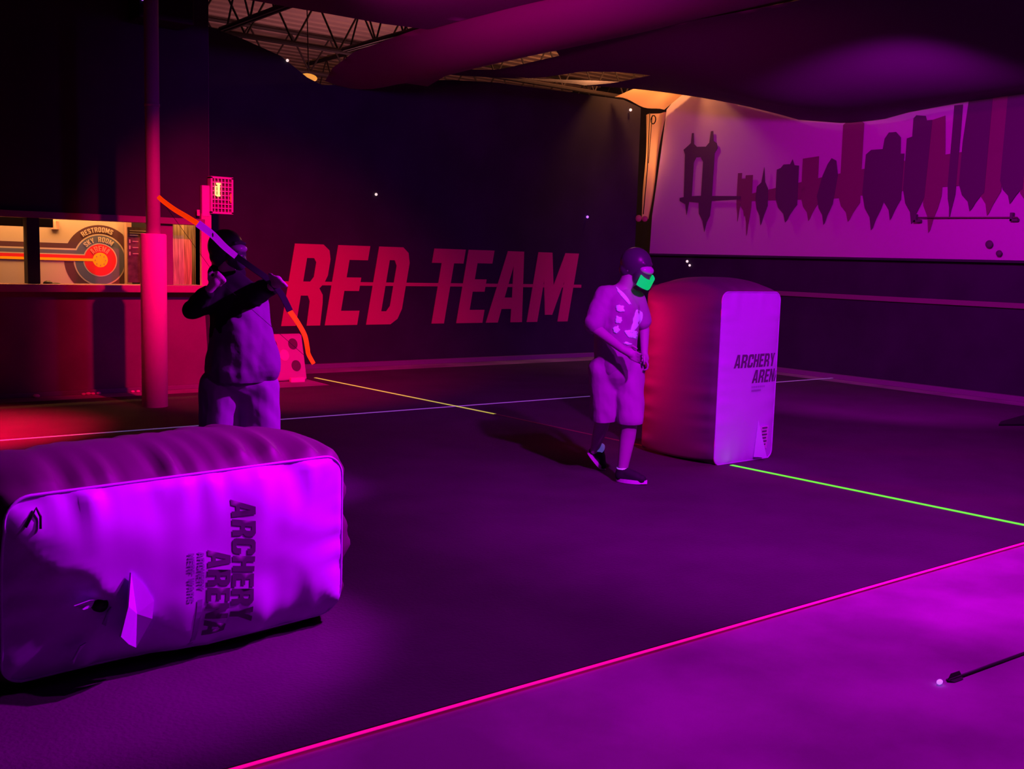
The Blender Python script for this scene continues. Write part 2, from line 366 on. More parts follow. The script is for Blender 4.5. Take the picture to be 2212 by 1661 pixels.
layer('red_ring', .180, 1.505, TC[1]-.017, 'ringred', .006)
layer('yellow_disc', .085, 1.468, TC[1]-.016, 'ringyellow', .007)
# clean background below the arms
b = NB(); 
def arc_text(s, r, size, a_mid, name, m):
    b = NB(); tw = text_w(s, .12)*size; off = tw/2
    def fn(x, y):
        a = a_mid-(x-off)/(r+size*.5); return (TC[0]+(r+y)*math.cos(a), RY-.010, TC[1]+(r+y)*math.sin(a))
    text(b, s, fn, size, gap=.12); bmesh.ops.recalc_face_normals(b, faces=b.faces[:]); obj(name, b, m, sg)
arc_text('RESTROOMS', .318, .058, math.pi/2+.10, 'restrooms_lettering', 'cream')
arc_text('SKY', .205, .060, math.pi/2+.56, 'sky_lettering', 'cream')
arc_text('ROOM', .205, .060, math.pi/2-.28, 'room_lettering', 'cream')
arc_text('ARENA', .098, .066, math.pi/2+.02, 'arena_lettering', 'arenatext')
for k in range(8):
    a = k*math.pi/4; c = (TC[0]+.058*math.cos(a), TC[1]+.058*math.sin(a)); s_ = .009; b = NB()
    region(b, [[(c[0]-s_, c[1]-s_), (c[0]+s_, c[1]-s_), (c[0], c[1]+s_)]], lambda x, z: (x, RY-.010, z))
    obj('disc_mark', b, 'dulltape', sg)

po = thing('menu_poster', 'dark poster with small pale lines beside the target rings', 'poster', (4.32, 12.35, 1.5))
obj('poster_sheet', box(NB(), 4.06, 4.40, 12.34, 12.36, 1.21, 1.84), 'poster', po)
obj('poster_stand', box(NB(), 4.20, 4.26, 12.345, 12.355, 0.0, 1.21), 'sill', po)
for z, x1 in ((1.80, 4.33), (1.775, 4.33), (1.75, 4.20), (1.68, 4.20), (1.61, 4.20), (1.54, 4.20)):
    obj('text_line', box(NB(), 4.085 if z > 1.7 else 4.115, x1-.02, 12.335, 12.34, z-.006, z+.004), 'cream', po)
for z in (1.68, 1.61, 1.54): obj('list_mark', box(NB(), 4.075, 4.09, 12.335, 12.34, z-.02, z+.02), 'cream', po)
tag(obj('wood_panel', box(NB(), 4.56, 4.855, 12.33, 12.36, .0, 2.2), 'planks'), 'weathered upright wood panel filling the right end of the serving opening', 'panel')
tag(obj('wooden_post', bbox(NB(), 4.135, 4.20, 12.62, 12.69, .6, 2.8, .005), 'sill'), 'pale post at the right edge of the target ring mural', 'post')
for (x0, x1, lab) in ((2.94, 3.27, 'black screen hanging right of the window mullion'), (2.68, 2.94, 'black screen hanging left of the window mullion')):
    t = thing('hanging_screen', lab, 'screen', ((x0+x1)/2, 12.4, 1.78), 'screens hanging in the serving opening')
    obj('screen_case', bbox(NB(), x0, x1, 12.39, 12.43, 1.80, 2.02, .006), 'black', t)
    obj('screen_mount', bbox(NB(), (x0+x1)/2-.02, (x0+x1)/2+.02, 12.40, 12.42, 2.02, 2.9, .004), 'black', t)
tag(obj('small_picture', bbox(NB(), 3.325, 3.41, RY-.02, RY-.002, 1.785, 1.88, .003), stripes('picture_print', (.35, .08, .08), (.8, .6, .5), 12, 0)), 'small reddish picture high on the cream wall', 'picture')
b = NB(); ell(b, (3.10, 12.0, 1.198), (.05, .04, .035)); ell(b, (3.16, 12.0, 1.198), (.07, .03, .015))
tag(obj('computer_mouse', b, 'black', smooth=True), 'small dark object lying on the sill right of the mullion', 'object')

# ------------------------------------------------------------------ tapes
def tape(name, pts, m, label, wd=.03, z=.0125):
    b = NB(); L = []
    for i, p in enumerate(pts):
        a = Vector(pts[max(i-1, 0)]); c = Vector(pts[min(i+1, len(pts)-1)]); d = (c-a).normalized(); n_ = Vector((-d.y, d.x))
        L.append((Vector(p)+n_*wd/2, Vector(p)-n_*wd/2))
    for (a, c), (e, f) in zip(L, L[1:]):
        q = [b.verts.new((v.x, v.y, z)) for v in (a, c, f, e)]; q2 = [b.verts.new((v.x, v.y, z+.003)) for v in (a, c, f, e)]
        b.faces.new(q2); b.faces.new(q[::-1])
        for k in range(4): b.faces.new((q[k], q[(k+1) % 4], q2[(k+1) % 4], q2[k]))
    bmesh.ops.recalc_face_normals(b, faces=b.faces[:])
    return tag(obj(name, b, m), label, 'floor tape')
tape('pink_floor_tape', [(-3, 2.955), (13, 2.955)], 'pinktape', 'hot pink line crossing the foreground floor at the edge of the matting', .017)
tape('white_floor_tape', [(-3, 9.27), (13.25, 9.27)], 'whitetape', 'pale white line crossing the arena behind both players', .035)
tape('yellow_floor_tape', [(6.40, 12.25), (6.565, 8.62)], 'farTape', 'yellow line running from the target box toward the arena middle', .035)
tape('shadowed_floor_tape', [(6.565, 8.62), (6.59, 6.38)], 'dulltape', 'stretch of line in a dull tone painted for shadow, between the yellow line and the upright bunker', .03)  # darker, non-glowing piece in place of the runner's shadow
tape('green_floor_tape', [(6.585, 5.50), (6.70, 2.97)], 'greentape', 'bright green line running forward from the upright bunker', .04)

# ------------------------------------------------------------------ padded pole
p_ = thing('padded_pole', 'round steel pole with thick red-lit padding around its lower part', 'pole', (3.755, 10.64, 0))
obj('pole_shaft', lathe(NB(), [(.069, 0), (.069, 5.2)], (3.755, 10.64)), 'polepaint', p_, True)
obj('pole_padding', lathe(NB(), [(.118, .002), (.126, .012), (.126, 1.735), (.118, 1.75)], (3.755, 10.64)), 'padding', p_, True)
obj('pole_collar', lathe(NB(), [(.074, 2.99), (.074, 3.02)], (3.755, 10.64)), 'polepaint', p_, True)

# ------------------------------------------------------------------ RED TEAM lettering
rt = thing('wall_lettering', 'large slanted RED TEAM lettering painted across the black back wall', 'sign', (9, 13.34, .6))
WYY = 13.342
sz = 1.125; z0 = .605
def place_letter(c, x0, x1, skewm=.20):
    wd, out, holes = G[c]; sx = (x1-x0)/wd
    T = lambda p: (x0+p[0]*sx+p[1]*skewm, z0+p[1]*sz)
    b = NB(); region(b, [[T(p) for p in out]]+[[T(p) for p in h] for h in holes], lambda x, z: (x, WYY-.004, z), None, .01, (0, 1, 0))
    bmesh.ops.recalc_face_normals(b, faces=b.faces[:]); obj('letter_'+c.lower(), b, 'redpaint', rt)
for c, x0, x1 in (('R', 6.45, 7.04), ('E', 7.115, 7.63), ('D', 7.78, 8.34), ('T', 8.735, 9.31), ('E', 9.365, 9.86), ('A', 9.93, 10.65), ('M', 10.75, 11.62)): place_letter(c, x0, x1)
b = NB(); box(b, 6.30, 11.9, WYY-.001, WYY+.007, 1.165, 1.215); obj('stripe', b, 'redpaint', rt)

# ------------------------------------------------------------------ target box
tb = thing('foam_target', 'wedge shaped target board with four dark spots and one bright centre spot', 'target', (5.95, 12.3, 0))
b = NB(); pr = [(12.12, .012), (12.28, .575), (12.34, .585), (12.62, .012)]
L_ = [b.verts.new((5.62, y, z)) for y, z in pr]; R_ = [b.verts.new((6.22, y, z)) for y, z in pr]
b.faces.new(L_); b.faces.new(R_[::-1])
for k in range(4): b.faces.new((L_[k], L_[(k+1) % 4], R_[(k+1) % 4], R_[k]))
bmesh.ops.recalc_face_normals(b, faces=b.faces[:]); bmesh.ops.bevel(b, geom=b.edges[:], offset=.012, segments=2, affect='EDGES')
obj('board', b, 'targetboard', tb)
def spot(cx, cz, m, nm):
    b = NB(); n = 28; poly = [(cx+.062*math.cos(2*math.pi*k/n), cz+.068*math.sin(2*math.pi*k/n)) for k in range(n)]
    yy = lambda z: 12.12+(z-.012)/.563*.16
    region(b, [poly], lambda x, z: (x, yy(z)-.010, z), None, .012, (0, 1, 0)); bmesh.ops.recalc_face_normals(b, faces=b.faces[:]); obj(nm, b, m, tb)
for cx, cz in ((5.80, .455), (6.08, .46), (5.81, .19), (6.09, .19)): spot(cx, cz, 'targetdark', 'dark_spot')
spot(5.945, .325, 'targethot', 'centre_spot')
tag(obj('foam_block', bbox(NB(), 5.93, 6.12, 11.98, 12.04, .001, .06, .01), 'targethot'), 'small bright block on the floor in front of the target board', 'block')

# ------------------------------------------------------------------ scoreboard cage
sc = thing('caged_scoreboard', 'lit scoreboard in a pale wire cage at the counter wall corner', 'scoreboard', (4.96, 11.9, 2.03))
obj('mounting_board', bbox(NB(), 4.765, 4.86, 11.90, 11.955, 1.99, 2.34, .006), 'scorebox', sc)
obj('display_case', bbox(NB(), 4.875, 5.10, 11.90, 11.99, 2.05, 2.42, .008), 'targetdark', sc)
b = NB()
for k in range(7): x = 4.86+.25*k/6; box(b, x-.006, x+.006, 11.865, 11.877, 2.035, 2.435)
for k in range(9): z = 2.04+.39*k/8; box(b, 4.855, 5.118, 11.860, 11.872, z-.006, z+.006)
for x in (4.855, 5.106):
    for z in (2.035, 2.423): box(b, x, x+.012, 11.86, 11.955, z, z+.012)
box(b, 4.853, 4.873, 11.858, 11.955, 2.03, 2.44); box(b, 5.103, 5.123, 11.858, 11.955, 2.03, 2.44); box(b, 4.853, 5.123, 11.858, 11.955, 2.425, 2.447); box(b, 4.853, 5.123, 11.858, 11.955, 2.025, 2.047)
obj('wire_cage', b, 'scorebox', sc)
b = NB(); box(b, 4.93, 4.955, 11.845, 11.858, 2.23, 2.36); box(b, 4.915, 4.965, 11.845, 11.858, 2.355, 2.372); box(b, 4.92, 4.96, 11.845, 11.858, 2.222, 2.235)
obj('lit_digit', b, 'led', sc)
obj('lit_edge', box(NB(), 4.905, 4.914, 11.845, 11.858, 2.23, 2.34), 'led', sc)
obj('red_glow_bar', box(NB(), 5.085, 5.10, 11.85, 11.858, 2.16, 2.26), 'ledred', sc)
tag(obj('paper_tag', bbox(NB(), 4.70, 4.735, 11.89, 11.90, 1.99, 2.06, .003), 'cream'), 'small pale tag on the wall just left of the scoreboard', 'tag')

# ------------------------------------------------------------------ inflatable bunkers
def rr(w_, h_, r, n=8):
    """rounded rectangle outline, centred"""
    o = []
    for cx, cz, a0 in ((w_/2-r, h_/2-r, 0), (-w_/2+r, h_/2-r, 90), (-w_/2+r, -h_/2+r, 180), (w_/2-r, -h_/2+r, 270)):
        for k in range(n+1): a = math.radians(a0+90*k/n); o.append((cx+r*math.cos(a), cz+r*math.sin(a)))
    return o
def resample(poly, step):
    o = []
    for i in range(len(poly)):
        a, c = Vector(poly[i]), Vector(poly[(i+1) % len(poly)]); m = max(1, round((c-a).length/step))
        for k in range(m): o.append(a+(c-a)*k/m)
    return o
class Bunker:
    """pillow: front and back panels of width a (local x) by height b (local z), gusset of depth d"""
    def __init__(s, a, b, d, bulge, gb, seed, wr, origin, ax, az, sag=0, tilt=0, corner=.09):
        s.a, s.b, s.d, s.bulge, s.gb, s.seed, s.wr = a, b, d, bulge, gb, seed, wr
        s.o = Vector(origin); s.ax = Vector(ax).normalized(); s.az = Vector(az).normalized(); s.ay = s.az.cross(s.ax).normalized()
        s.corner = corner; s.tilt = tilt
    def world(s, x, y, z):
        p = s.o+s.ax*x+s.ay*y+s.az*z
        return s.post(p)
    def post(s, p): return p
    def edge(s, x, z):
        return max(0, min(1-abs(2*x/s.a), 1-abs(2*z/s.b)*1.0))
    def front(s, x, z, off=0):
        if x > s.a/2-.004: return s.world(s.a/2+.008+off, -s.d/2+(x-s.a/2)+.004, z)
        u = max(-1, min(1, 2*x/s.a)); v = max(-1, min(1, 2*z/s.b))
        bu = s.bulge*((1-u**4)*(1-v**4))**.75
        e = min((1-abs(u))*s.a/2, (1-abs(v))*s.b/2)
        t = (z if (1-abs(u))*s.a < (1-abs(v))*s.b else x)
        k = math.exp(-(e/.13)**1.2)*min(1, e/.02)
        n1 = noise.noise(Vector((t*13+s.seed, s.seed*1.7, e*2)))
        n2 = noise.noise(Vector((x*3.2+s.seed, z*3.2, 4.2)))
        n3 = noise.noise(Vector((x*7+z*3+s.seed, z*5-x*4, 9.2)))
        return s.world(x, -s.d/2-bu-s.wr*(1.5*n1*k)-s.wr*min(1, e/.05)*(.7*n2+.3*n3)-off, z)
    def build(s, parent):
        ol = resample(rr(s.a, s.b, s.corner), .022)
        f = NB(); region(f, [[tuple(p) for p in ol]], lambda x, z: s.front(x, z), .022)
        bmesh.ops.recalc_face_normals(f, faces=f.faces[:])
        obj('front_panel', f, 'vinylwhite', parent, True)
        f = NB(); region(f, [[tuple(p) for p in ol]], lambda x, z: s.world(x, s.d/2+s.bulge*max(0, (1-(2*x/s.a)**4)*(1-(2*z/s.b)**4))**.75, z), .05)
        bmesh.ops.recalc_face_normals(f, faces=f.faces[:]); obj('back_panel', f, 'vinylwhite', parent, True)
        g = NB(); n = len(ol); rings = []; m = 30
        L = 0; S_ = []
        for i in range(n): S_.append(L); L += (Vector(ol[(i+1) % n])-Vector(ol[i])).length
        for j in range(m+1):
            t = j/m; y = -s.d/2+s.d*t; row = []
            for i in range(n):
                p = Vector(ol[i]); q = Vector(ol[(i+1) % n])-Vector(ol[i-1]); nn = Vector((q.y, -q.x)).normalized()
                if nn.dot(p) < 0: nn = -nn
                side = min(1, max(abs(nn.x), abs(nn.y))**3)
                half = (s.b if abs(nn.x) > abs(nn.y) else s.a)/2; pos = (p.y if abs(nn.x) > abs(nn.y) else p.x)/half
                bl = s.gb*max(0, 1-(2*t-1)**2)**.7*(1-abs(pos)**4*.6)
                e = min(t, 1-t)*s.d
                w1 = noise.noise(Vector((math.cos(2*math.pi*S_[i]/L)*L*2.2+s.seed, math.sin(2*math.pi*S_[i]/L)*L*2.2, e*1.2)))
                wr = s.wr*2.0*w1*math.exp(-(e/.16)**1.5)*min(1, e/.025)
                if s.groundbulge and nn.y*s.az.z+nn.x*s.ax.z < -.5: bl *= .12
                row.append(g.verts.new(s.world(p.x+nn.x*(bl+wr), y, p.y+nn.y*(bl+wr))))
            rings.append(row)
        for r0, r1 in zip(rings, rings[1:]):
            for i in range(n): g.faces.new((r0[i], r0[(i+1) % n], r1[(i+1) % n], r1[i]))
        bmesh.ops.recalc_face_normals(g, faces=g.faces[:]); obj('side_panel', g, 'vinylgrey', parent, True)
        sm = NB(); tube(sm, [s.world(p[0], -s.d/2, p[1]) for p in ol]+[s.world(ol[0][0], -s.d/2, ol[0][1])], .006, 6, False)
        obj('seam', sm, 'vinylwhite', parent, True)
    def words(s, parent, items, xs=1.08):
        for nm, st, x, z, size, m, skew in items:
            b = NB(); text(b, st, lambda px, pz: s.front(x+px, z+pz, .002), size, skew=skew, step=.025, xs=xs)
            bmesh.ops.recalc_face_normals(b, faces=b.faces[:]); obj(nm, b, m, parent, True)
Bunker.groundbulge = True
# upright one
ub = thing('inflatable_bunker', 'tall inflatable bunker standing upright, pale front panel facing the viewer, right of the runner', 'inflatable bunker', (6.8, 5.95, 0))
B1 = Bunker(.735, 1.385, .80, .025, .11, 3, .010, (6.80, 5.965, .703), (1, .02, 0), (0, 0, 1), corner=.07)
B1.build(ub)
B1.words(ub, [('archery_lettering', 'ARCHERY', -.215, .085, .108, 'print', .2), ('arena_lettering', 'ARENA', .02, -.045, .108, 'print', .2)])
b = NB()
for k, (x0, x1) in enumerate(((.02, .20), (.02, .15))):
    z = -.085-.03*k
    n_ = 14
    for j in range(n_):
        xa = x0+(x1-x0)*j/n_; region(b, [[(xa, z), (xa+.007, z), (xa+.007, z+.016), (xa, z+.016)]], lambda x, zz: B1.front(x, zz, .004))
obj('small_print', b, 'printfaint', ub)
# triangular flap with a sticker at the foot
def flap(B, parent, pts, out, m='vinylwhite', name='flap'):
    b = NB(); P_ = [B.front(x, z, o_) for (x, z), o_ in zip(pts, out)]
    ring = [b.verts.new(p) for p in P_]; ring2 = [b.verts.new(p-B.ay*.006) for p in P_]
    n = len(P_); b.faces.new(ring2); b.faces.new(ring[::-1])
    for k in range(n): b.faces.new((ring[k], ring[(k+1) % n], ring2[(k+1) % n], ring2[k]))
    bmesh.ops.recalc_face_normals(b, faces=b.faces[:]); return obj(name, b, m, parent)
flap(B1, ub, [(.10, -.66), (.13, -.36), (.18, -.66)], [.012, .006, .09])
flap(B1, ub, [(.16, -.41), (.27, -.41), (.27, -.60), (.17, -.60)], [.007]*4, 'solewhite', 'care_label')
b = NB()
for k in range(6): region(b, [[(.18, -.43-.028*k), (.25-.01*(k % 2), -.43-.028*k), (.25-.01*(k % 2), -.418-.028*k), (.18, -.418-.028*k)]], lambda x, z: B1.front(x, z, .016))
obj('care_label_lines', b, 'print', ub)

# the one lying on its side in the foreground: its top end points right, so local z -> world +X, local x -> world -Z
nb = thing('inflatable_bunker', 'inflatable bunker lying on its long side in the left foreground, lettering turned sideways', 'inflatable bunker', (1.53, 4.3, 0))
class Lying(Bunker):
    def post(s, p):
        # half deflated body: lower left of the front tucks back under, bottom edge hangs clear of the floor
        q = p.copy(); wf_ = max(0, min(1, (4.30-p.y)/.3))
        g = (-.62*(p.x-.98)-.78*(p.z-.50))+.035*noise.noise(Vector((p.x*7, p.z*7, 3)))+.02*noise.noise(Vector((p.x*17, p.z*17, 8)))
        q.y += wf_*.085*(1-math.exp(-max(0, g)/.10))
        if p.z < .22: q.y += wf_*(.22-p.z)**2*1.5
        q.z = max(.013, q.z)
        return q
B2 = Lying(.70, 1.385, .62, .065, .11, 11, .028, (1.475, 4.185, .400), (0, 0, -1), (1, .12, 0), corner=.09)
B2.groundbulge = False
B2.build(nb)
B2.words(nb, [('archery_lettering', 'ARCHERY', -.245, .124, .098, 'print', .2), ('arena_lettering', 'ARENA', -.066, .018, .098, 'print', .2)], 1.12)
B2.words(nb, [('archery_small_print', 'ARCHERY', -.065, -.022, .026, 'printfaint', .1), ('nerf_wars_small_print', 'NERF WARS', -.065, -.062, .026, 'printfaint', .1)], 1.3)
b = NB(); region(b, [[(.125, -.022), (.33, -.022), (.33, .0), (.125, .0)]], lambda x, zz: B2.front(x, zz, .002), .025)
obj('small_print', b, 'printfaint', nb)
def lobe(pts, out, name, m='vinylwhite'):
    """a loose fabric tab: outline in panel coordinates with how far each point stands off"""
    b = NB(); P_ = [B2.front(x, z, o_) for (x, z), o_ in zip(pts, out)]
    n = len(P_); c = sum(P_, Vector())/n
    c0 = b.verts.new(c); r0 = [b.verts.new(p) for p in P_]; d = Vector((-.004, .006, 0)); c1 = b.verts.new(c+d); r1 = [b.verts.new(p+d) for p in P_]
    for k in range(n):
        j = (k+1) % n; b.faces.new((c0, r0[k], r0[j])); b.faces.new((c1, r1[j], r1[k])); b.faces.new((r0[k], r1[k], r1[j], r0[j]))
    bmesh.ops.recalc_face_normals(b, faces=b.faces[:]); return obj(name, b, m, nb)
lobe([(-.035, -.285), (.02, -.235), (.09, -.195), (.16, -.20), (.27, -.255), (.23, -.305), (.18, -.35), (.07, -.32)], [.012, .008, .008, .010, .05, .085, .11, .07], 'flap')
b2 = NB(); bmesh.ops.create_cone(b2, cap_ends=True, segments=24, radius1=.030, radius2=.026, depth=.02); b = NB()
merge(b, b2, Matrix.Translation(B2.front(.075, -.385, .006)) @ Matrix.Rotation(math.pi/2, 4, 'X')); obj('air_valve', b, 'black', nb, True)
lobe([(.05, -.49), (.035, -.44), (.045, -.415), (.075, -.42), (.07, -.46)], [.05, .045, .02, .02, .05], 'valve_tab')
lobe([(.14, -.39), (.10, -.36), (.09, -.345), (.12, -.355), (.15, -.38)], [.05, .02, .01, .01, .05], 'valve_tab')
lobe([(.27, -.48), (.22, -.455), (.215, -.43), (.26, -.455), (.29, -.475)], [.07, .05, .03, .03, .07], 'patch_tab')
b = NB(); tube(b, [B2.front(-.25, -.635, .004), B2.front(-.29, -.61, .010), B2.front(-.31, -.595, .012), B2.front(-.28, -.585, .010), B2.front(-.24, -.59, .005)], .0045, 6)
obj('tie_cord', b, 'black', nb, True)

# ------------------------------------------------------------------ people
def cap(prims, p0, r0, p1, r1): prims.append(('c', Vector(p0), r0, Vector(p1), r1))
def eli(prims, c, r, rot=None): prims.append(('e', Vector(c), r, rot))
def blob(name, prims, m, parent, voxel=.010, smooth=4, fold=0, fscale=8, cut=None):
    b = NB()
    for pr in prims:
        if pr[0] == 'c':
            _, p0, r0, p1, r1 = pr; L = (p1-p0).length; n = max(2, int(L/.03)); pts = []; rs = []
            d = (p1-p0).normalized()
            for k in range(5, 0, -1): a = k/5*math.pi/2; pts.append(p0-d*r0*math.sin(a)); rs.append(max(.0008, r0*math.cos(a)))
            for k in range(n+1): pts.append(p0+(p1-p0)*k/n); rs.append(r0+(r1-r0)*k/n)
            for k in range(1, 6): a = k/5*math.pi/2; pts.append(p1+d*r1*math.sin(a)); rs.append(max(.0008, r1*math.cos(a)))
            tube(b, pts, rs, 18)
        else: ell(b, pr[1], pr[2], 28, pr[3])
    me = bpy.data.meshes.new('t'); b.to_mesh(me); b.free(); o = bpy.data.objects.new('t', me); C.objects.link(o)
    r = o.modifiers.new('r', 'REMESH'); r.mode = 'VOXEL'; r.voxel_size = voxel
    s_ = o.modifiers.new('s', 'SMOOTH'); s_.iterations = smooth; s_.factor = .5
    dg = bpy.context.evaluated_depsgraph_get(); ev = o.evaluated_get(dg); m2 = bpy.data.meshes.new_from_object(ev)
    bpy.data.objects.remove(o); bpy.data.meshes.remove(me)
    b = NB(); b.from_mesh(m2); bpy.data.meshes.remove(m2)
    if fold:
        b.normal_update()
        for v in b.verts:
            c = v.co; k = noise.noise(Vector((c.x*fscale, c.y*fscale, c.z*fscale*.45)))+.5*noise.noise(Vector((c.x*fscale*2+c.z*9, c.y*fscale*2, c.z*fscale)))
            v.co = c+v.normal*fold*k
    if cut: 
        for co_, no_ in cut: bmesh.ops.bisect_plane(b, geom=b.verts[:]+b.edges[:]+b.faces[:], plane_co=co_, plane_no=no_, clear_outer=True)
    return obj(name, b, m, parent, True)
class Figure:
    """places joints on the upright plane through a person's stance, d = metres farther from the viewer"""
    def __init__(s, X, Y):
        s.p = Vector((X, Y, 0)); s.v = Vector((X, Y, 0)).normalized(); s.u = Vector((s.v.y, -s.v.x, 0))
    def at(s, px, py, d=0):
        ray = Fw+Rt*((px-W/2)/FPX)-Up*((py-H/2)/FPX)
        t = s.p.dot(s.v)/ray.dot(s.v); return Vector((0, 0, CH))+ray*t+s.v*d
def fingers(prims, palm, dirv, side, normal, n=4, length=.075, curl=.9, r=.0085):
    """palm centre, direction of fingers, sideways spread, palm normal (curl towards it)"""
    dirv = dirv.normalized(); side = side.normalized(); normal = normal.normalized()
    for k in range(n):
        off = (k-1.5)*.021; L = length*(.92, 1.0, .95, .76)[k]; p = palm+side*off+dirv*.045; a = .15
        cap(prims, p-dirv*.05, r*1.15, p, r*1.1)
        for j, f_ in enumerate((.45, .32, .25)):
            a += curl*(.6 if j == 0 else 1); q = p+(dirv*math.cos(a)+normal*math.sin(a))*L*f_
            cap(prims, p, r*(1-.08*j), q, r*(1-.08*(j+1))); p = q
    p = palm-side*.038-dirv*.02; q = p-side*.022+dirv*.03+normal*.012; t_ = q+dirv*.028+normal*.012+side*.006
    cap(prims, palm-dirv*.03, .014, p, .013); cap(prims, p, .012, q, .0105); cap(prims, q, .0105, t_, .009)

def head(prims, c, fwd, up=Vector((0, 0, 1)), s=1.0):
    f = fwd.normalized(); sd = f.cross(up).normalized(); u = sd.cross(f).normalized()
    R_ = Matrix((sd, f, u)).transposed().to_4x4()
    eli(prims, c+u*.02*s, (.075*s, .095*s, .105*s), R_)
    eli(prims, c+f*.03*s-u*.055*s, (.052*s, .062*s, .062*s), R_)
    cap(prims, c+f*.09*s+u*.012*s, .009*s, c+f*.112*s-u*.02*s, .012*s)
    eli(prims, c+f*.082*s-u*.062*s, (.026*s, .012*s, .010*s), R_)
    for k in (-1, 1):
        eli(prims, c+sd*k*.078*s-f*.005*s-u*.005*s, (.010*s, .018*s, .030*s), R_)
        eli(prims, c+f*.084*s+sd*k*.032*s+u*.022*s, (.016*s, .010*s, .010*s), R_)
    return f, sd, u, R_

# --- runner
RF = Figure(5.36, 5.48); at = RF.at; Vv = RF.v; Uu = RF.u
ru = thing('person', 'person in helmet mask, patterned pale tee and knee length shorts, jogging beside the upright bunker', 'person', (5.36, 5.48, 0))
hc = at(1372, 579, 0); look = (Uu*.80-Vv*.45+Vector((0, 0, -.45)))
pr = []
hd = head(pr, hc, look)
nk = at(1346, 628, .02); cap(pr, hc-Vector((0, 0, .05))-Uu*.03, .055, nk, .058)
chest = at(1335, 672, .02); waist = at(1330, 745, .03); hip = at(1328, 790, .03)
cap(pr, nk, .07, chest, .135); cap(pr, chest, .135, waist, .12); cap(pr, waist, .12, hip, .125)
shR = at(1306, 640, -.03); shL = at(1374, 648, .10)
cap(pr, nk, .06, shR, .058); cap(pr, nk, .06, shL, .055)
elR = at(1283, 704, -.13); wrR = at(1345, 748, -.26); haR = at(1362, 757, -.27)
cap(pr, shR, .055, elR, .042); cap(pr, elR, .043, wrR, .028); cap(pr, wrR, .026, haR, .030)
fingers(pr, haR, (haR-wrR), Vector((0, 0, -1)), Vv*-1+Uu*.4, curl=.75)
elL = at(1392, 715, .16); wrL = at(1392, 762, .02); haL = at(1394, 775, -.0)
cap(pr, shL, .05, elL, .040); cap(pr, elL, .040, wrL, .026); cap(pr, wrL, .025, haL, .028)
fingers(pr, haL, Vector((0, 0, -1))+Uu*.5, Vv, -Uu, curl=.5)
hR = at(1303, 800, .0); hL = at(1358, 800, .06)
knF = at(1362, 905, -.02); anF = at(1344, 1018, -.01)     # leg that carries the weight
knB = at(1305, 900, .05); anB = at(1282, 985, .38)        # trailing leg
cap(pr, hip, .12, hL, .095); cap(pr, hip, .12, hR, .095)
cap(pr, hL, .092, knF, .058); cap(pr, hR, .092, knB, .058)
mid = knF+(anF-knF)*.35+Vv*.02; cap(pr, knF, .055, mid, .058); cap(pr, mid, .058, anF, .036)
mid = knB+(anB-knB)*.35; cap(pr, knB, .055, mid, .056); cap(pr, mid, .056, anB, .036)
heelF = Vector((anF.x, anF.y, .05)); toeF = heelF+(Uu*.95-Vv*.35).normalized()*.15; cap(pr, anF, .036, heelF, .036); cap(pr, heelF, .033, toeF, .026)
heelB = anB+Vector((0, 0, -.06))-Uu*.01+Vv*.03; toeB = heelB+Uu*.07+Vector((0, 0, -.13)); toeB.z = max(toeB.z, .05)
cap(pr, anB, .035, heelB, .035); cap(pr, heelB, .032, toeB, .027)
blob('body', pr, 'skin', ru, .0075, 3)
pr = []
cap(pr, nk-Vector((0, 0, .035)), .078, chest, .158); cap(pr, chest, .158, waist, .155); cap(pr, waist, .155, at(1330, 785, .03), .158)
cap(pr, nk-Vector((0, 0, .03)), .07, shR, .076); cap(pr, nk-Vector((0, 0, .03)), .07, shL, .07)
cap(pr, shR, .078, shR+(elR-shR)*.88, .078); cap(pr, shL, .072, shL+(elL-shL)*.7, .07)
shirt = blob('tee_shirt', pr, 'tee', ru, .009, 5, .010, 11)
# printed motifs on the shirt, sewn patches following its surface
def patch(parent, body, name, m, centre, r1, r2, ang, n=26, depth=.006, wob=.0):
    bp = body
    from mathutils.bvhtree import BVHTree
    me = bp.data; tree = BVHTree.FromPolygons([bp.matrix_world @ v.co if False else v.co for v in me.vertices], [p.vertices for p in me.polygons])
    b = NB(); poly = []
    for k in range(n):
        a = 2*math.pi*k/n; rr_ = .85+.45*noise.noise(Vector((math.cos(a)*1.6+centre[0], math.sin(a)*1.6, 0))); x = r1*math.cos(a)*rr_; y = r2*math.sin(a)*rr_
        poly.append((centre[0]+x*math.cos(ang)-y*math.sin(ang), centre[1]+x*math.sin(ang)+y*math.cos(ang)))
    def fn(px, py):
        o_ = Vector((0, 0, CH)); q = Fw+Rt*((px-W/2)/FPX)-Up*((py-H/2)/FPX); q.normalize()
        hit = tree.ray_cast(o_, q); 
        if hit[0] is None: hit = (tree.find_nearest(o_+q*7.6)[0],)
        return hit[0]-q*depth
    region(b, [poly], fn, 4.0, depth*2.2, RF.v)
    bmesh.ops.recalc_face_normals(b, faces=b.faces[:]); return obj(name, b, m, parent, True)
bpy.context.view_layer.update()
for c, a1, a2, an in (((1347, 640), 34, 4.5, .87), ((1340, 666), 12, 9, .3), ((1336, 690), 10, 9, .2), ((1376, 690), 11, 30, .30), ((1366, 722), 17, 10, .4), ((1331, 712), 9, 10, 0), ((1356, 742), 10, 3, .2)):
    patch(shirt, shirt, 'printed_motif', 'motif', c, a1, a2, an)
pr = []
cap(pr, at(1330, 772, .03), .148, at(1330, 800, .03), .150); cap(pr, at(1328, 800, .03), .14, hR, .108); cap(pr, at(1328, 800, .03), .14, hL, .118)
cap(pr, hR, .108, knB+(knB-hR)*.02, .102); cap(pr, hL, .115, knF+(knF-hL)*.0, .100)
kz = (knB-hR).normalized(); kf = (knF-hL).normalized()
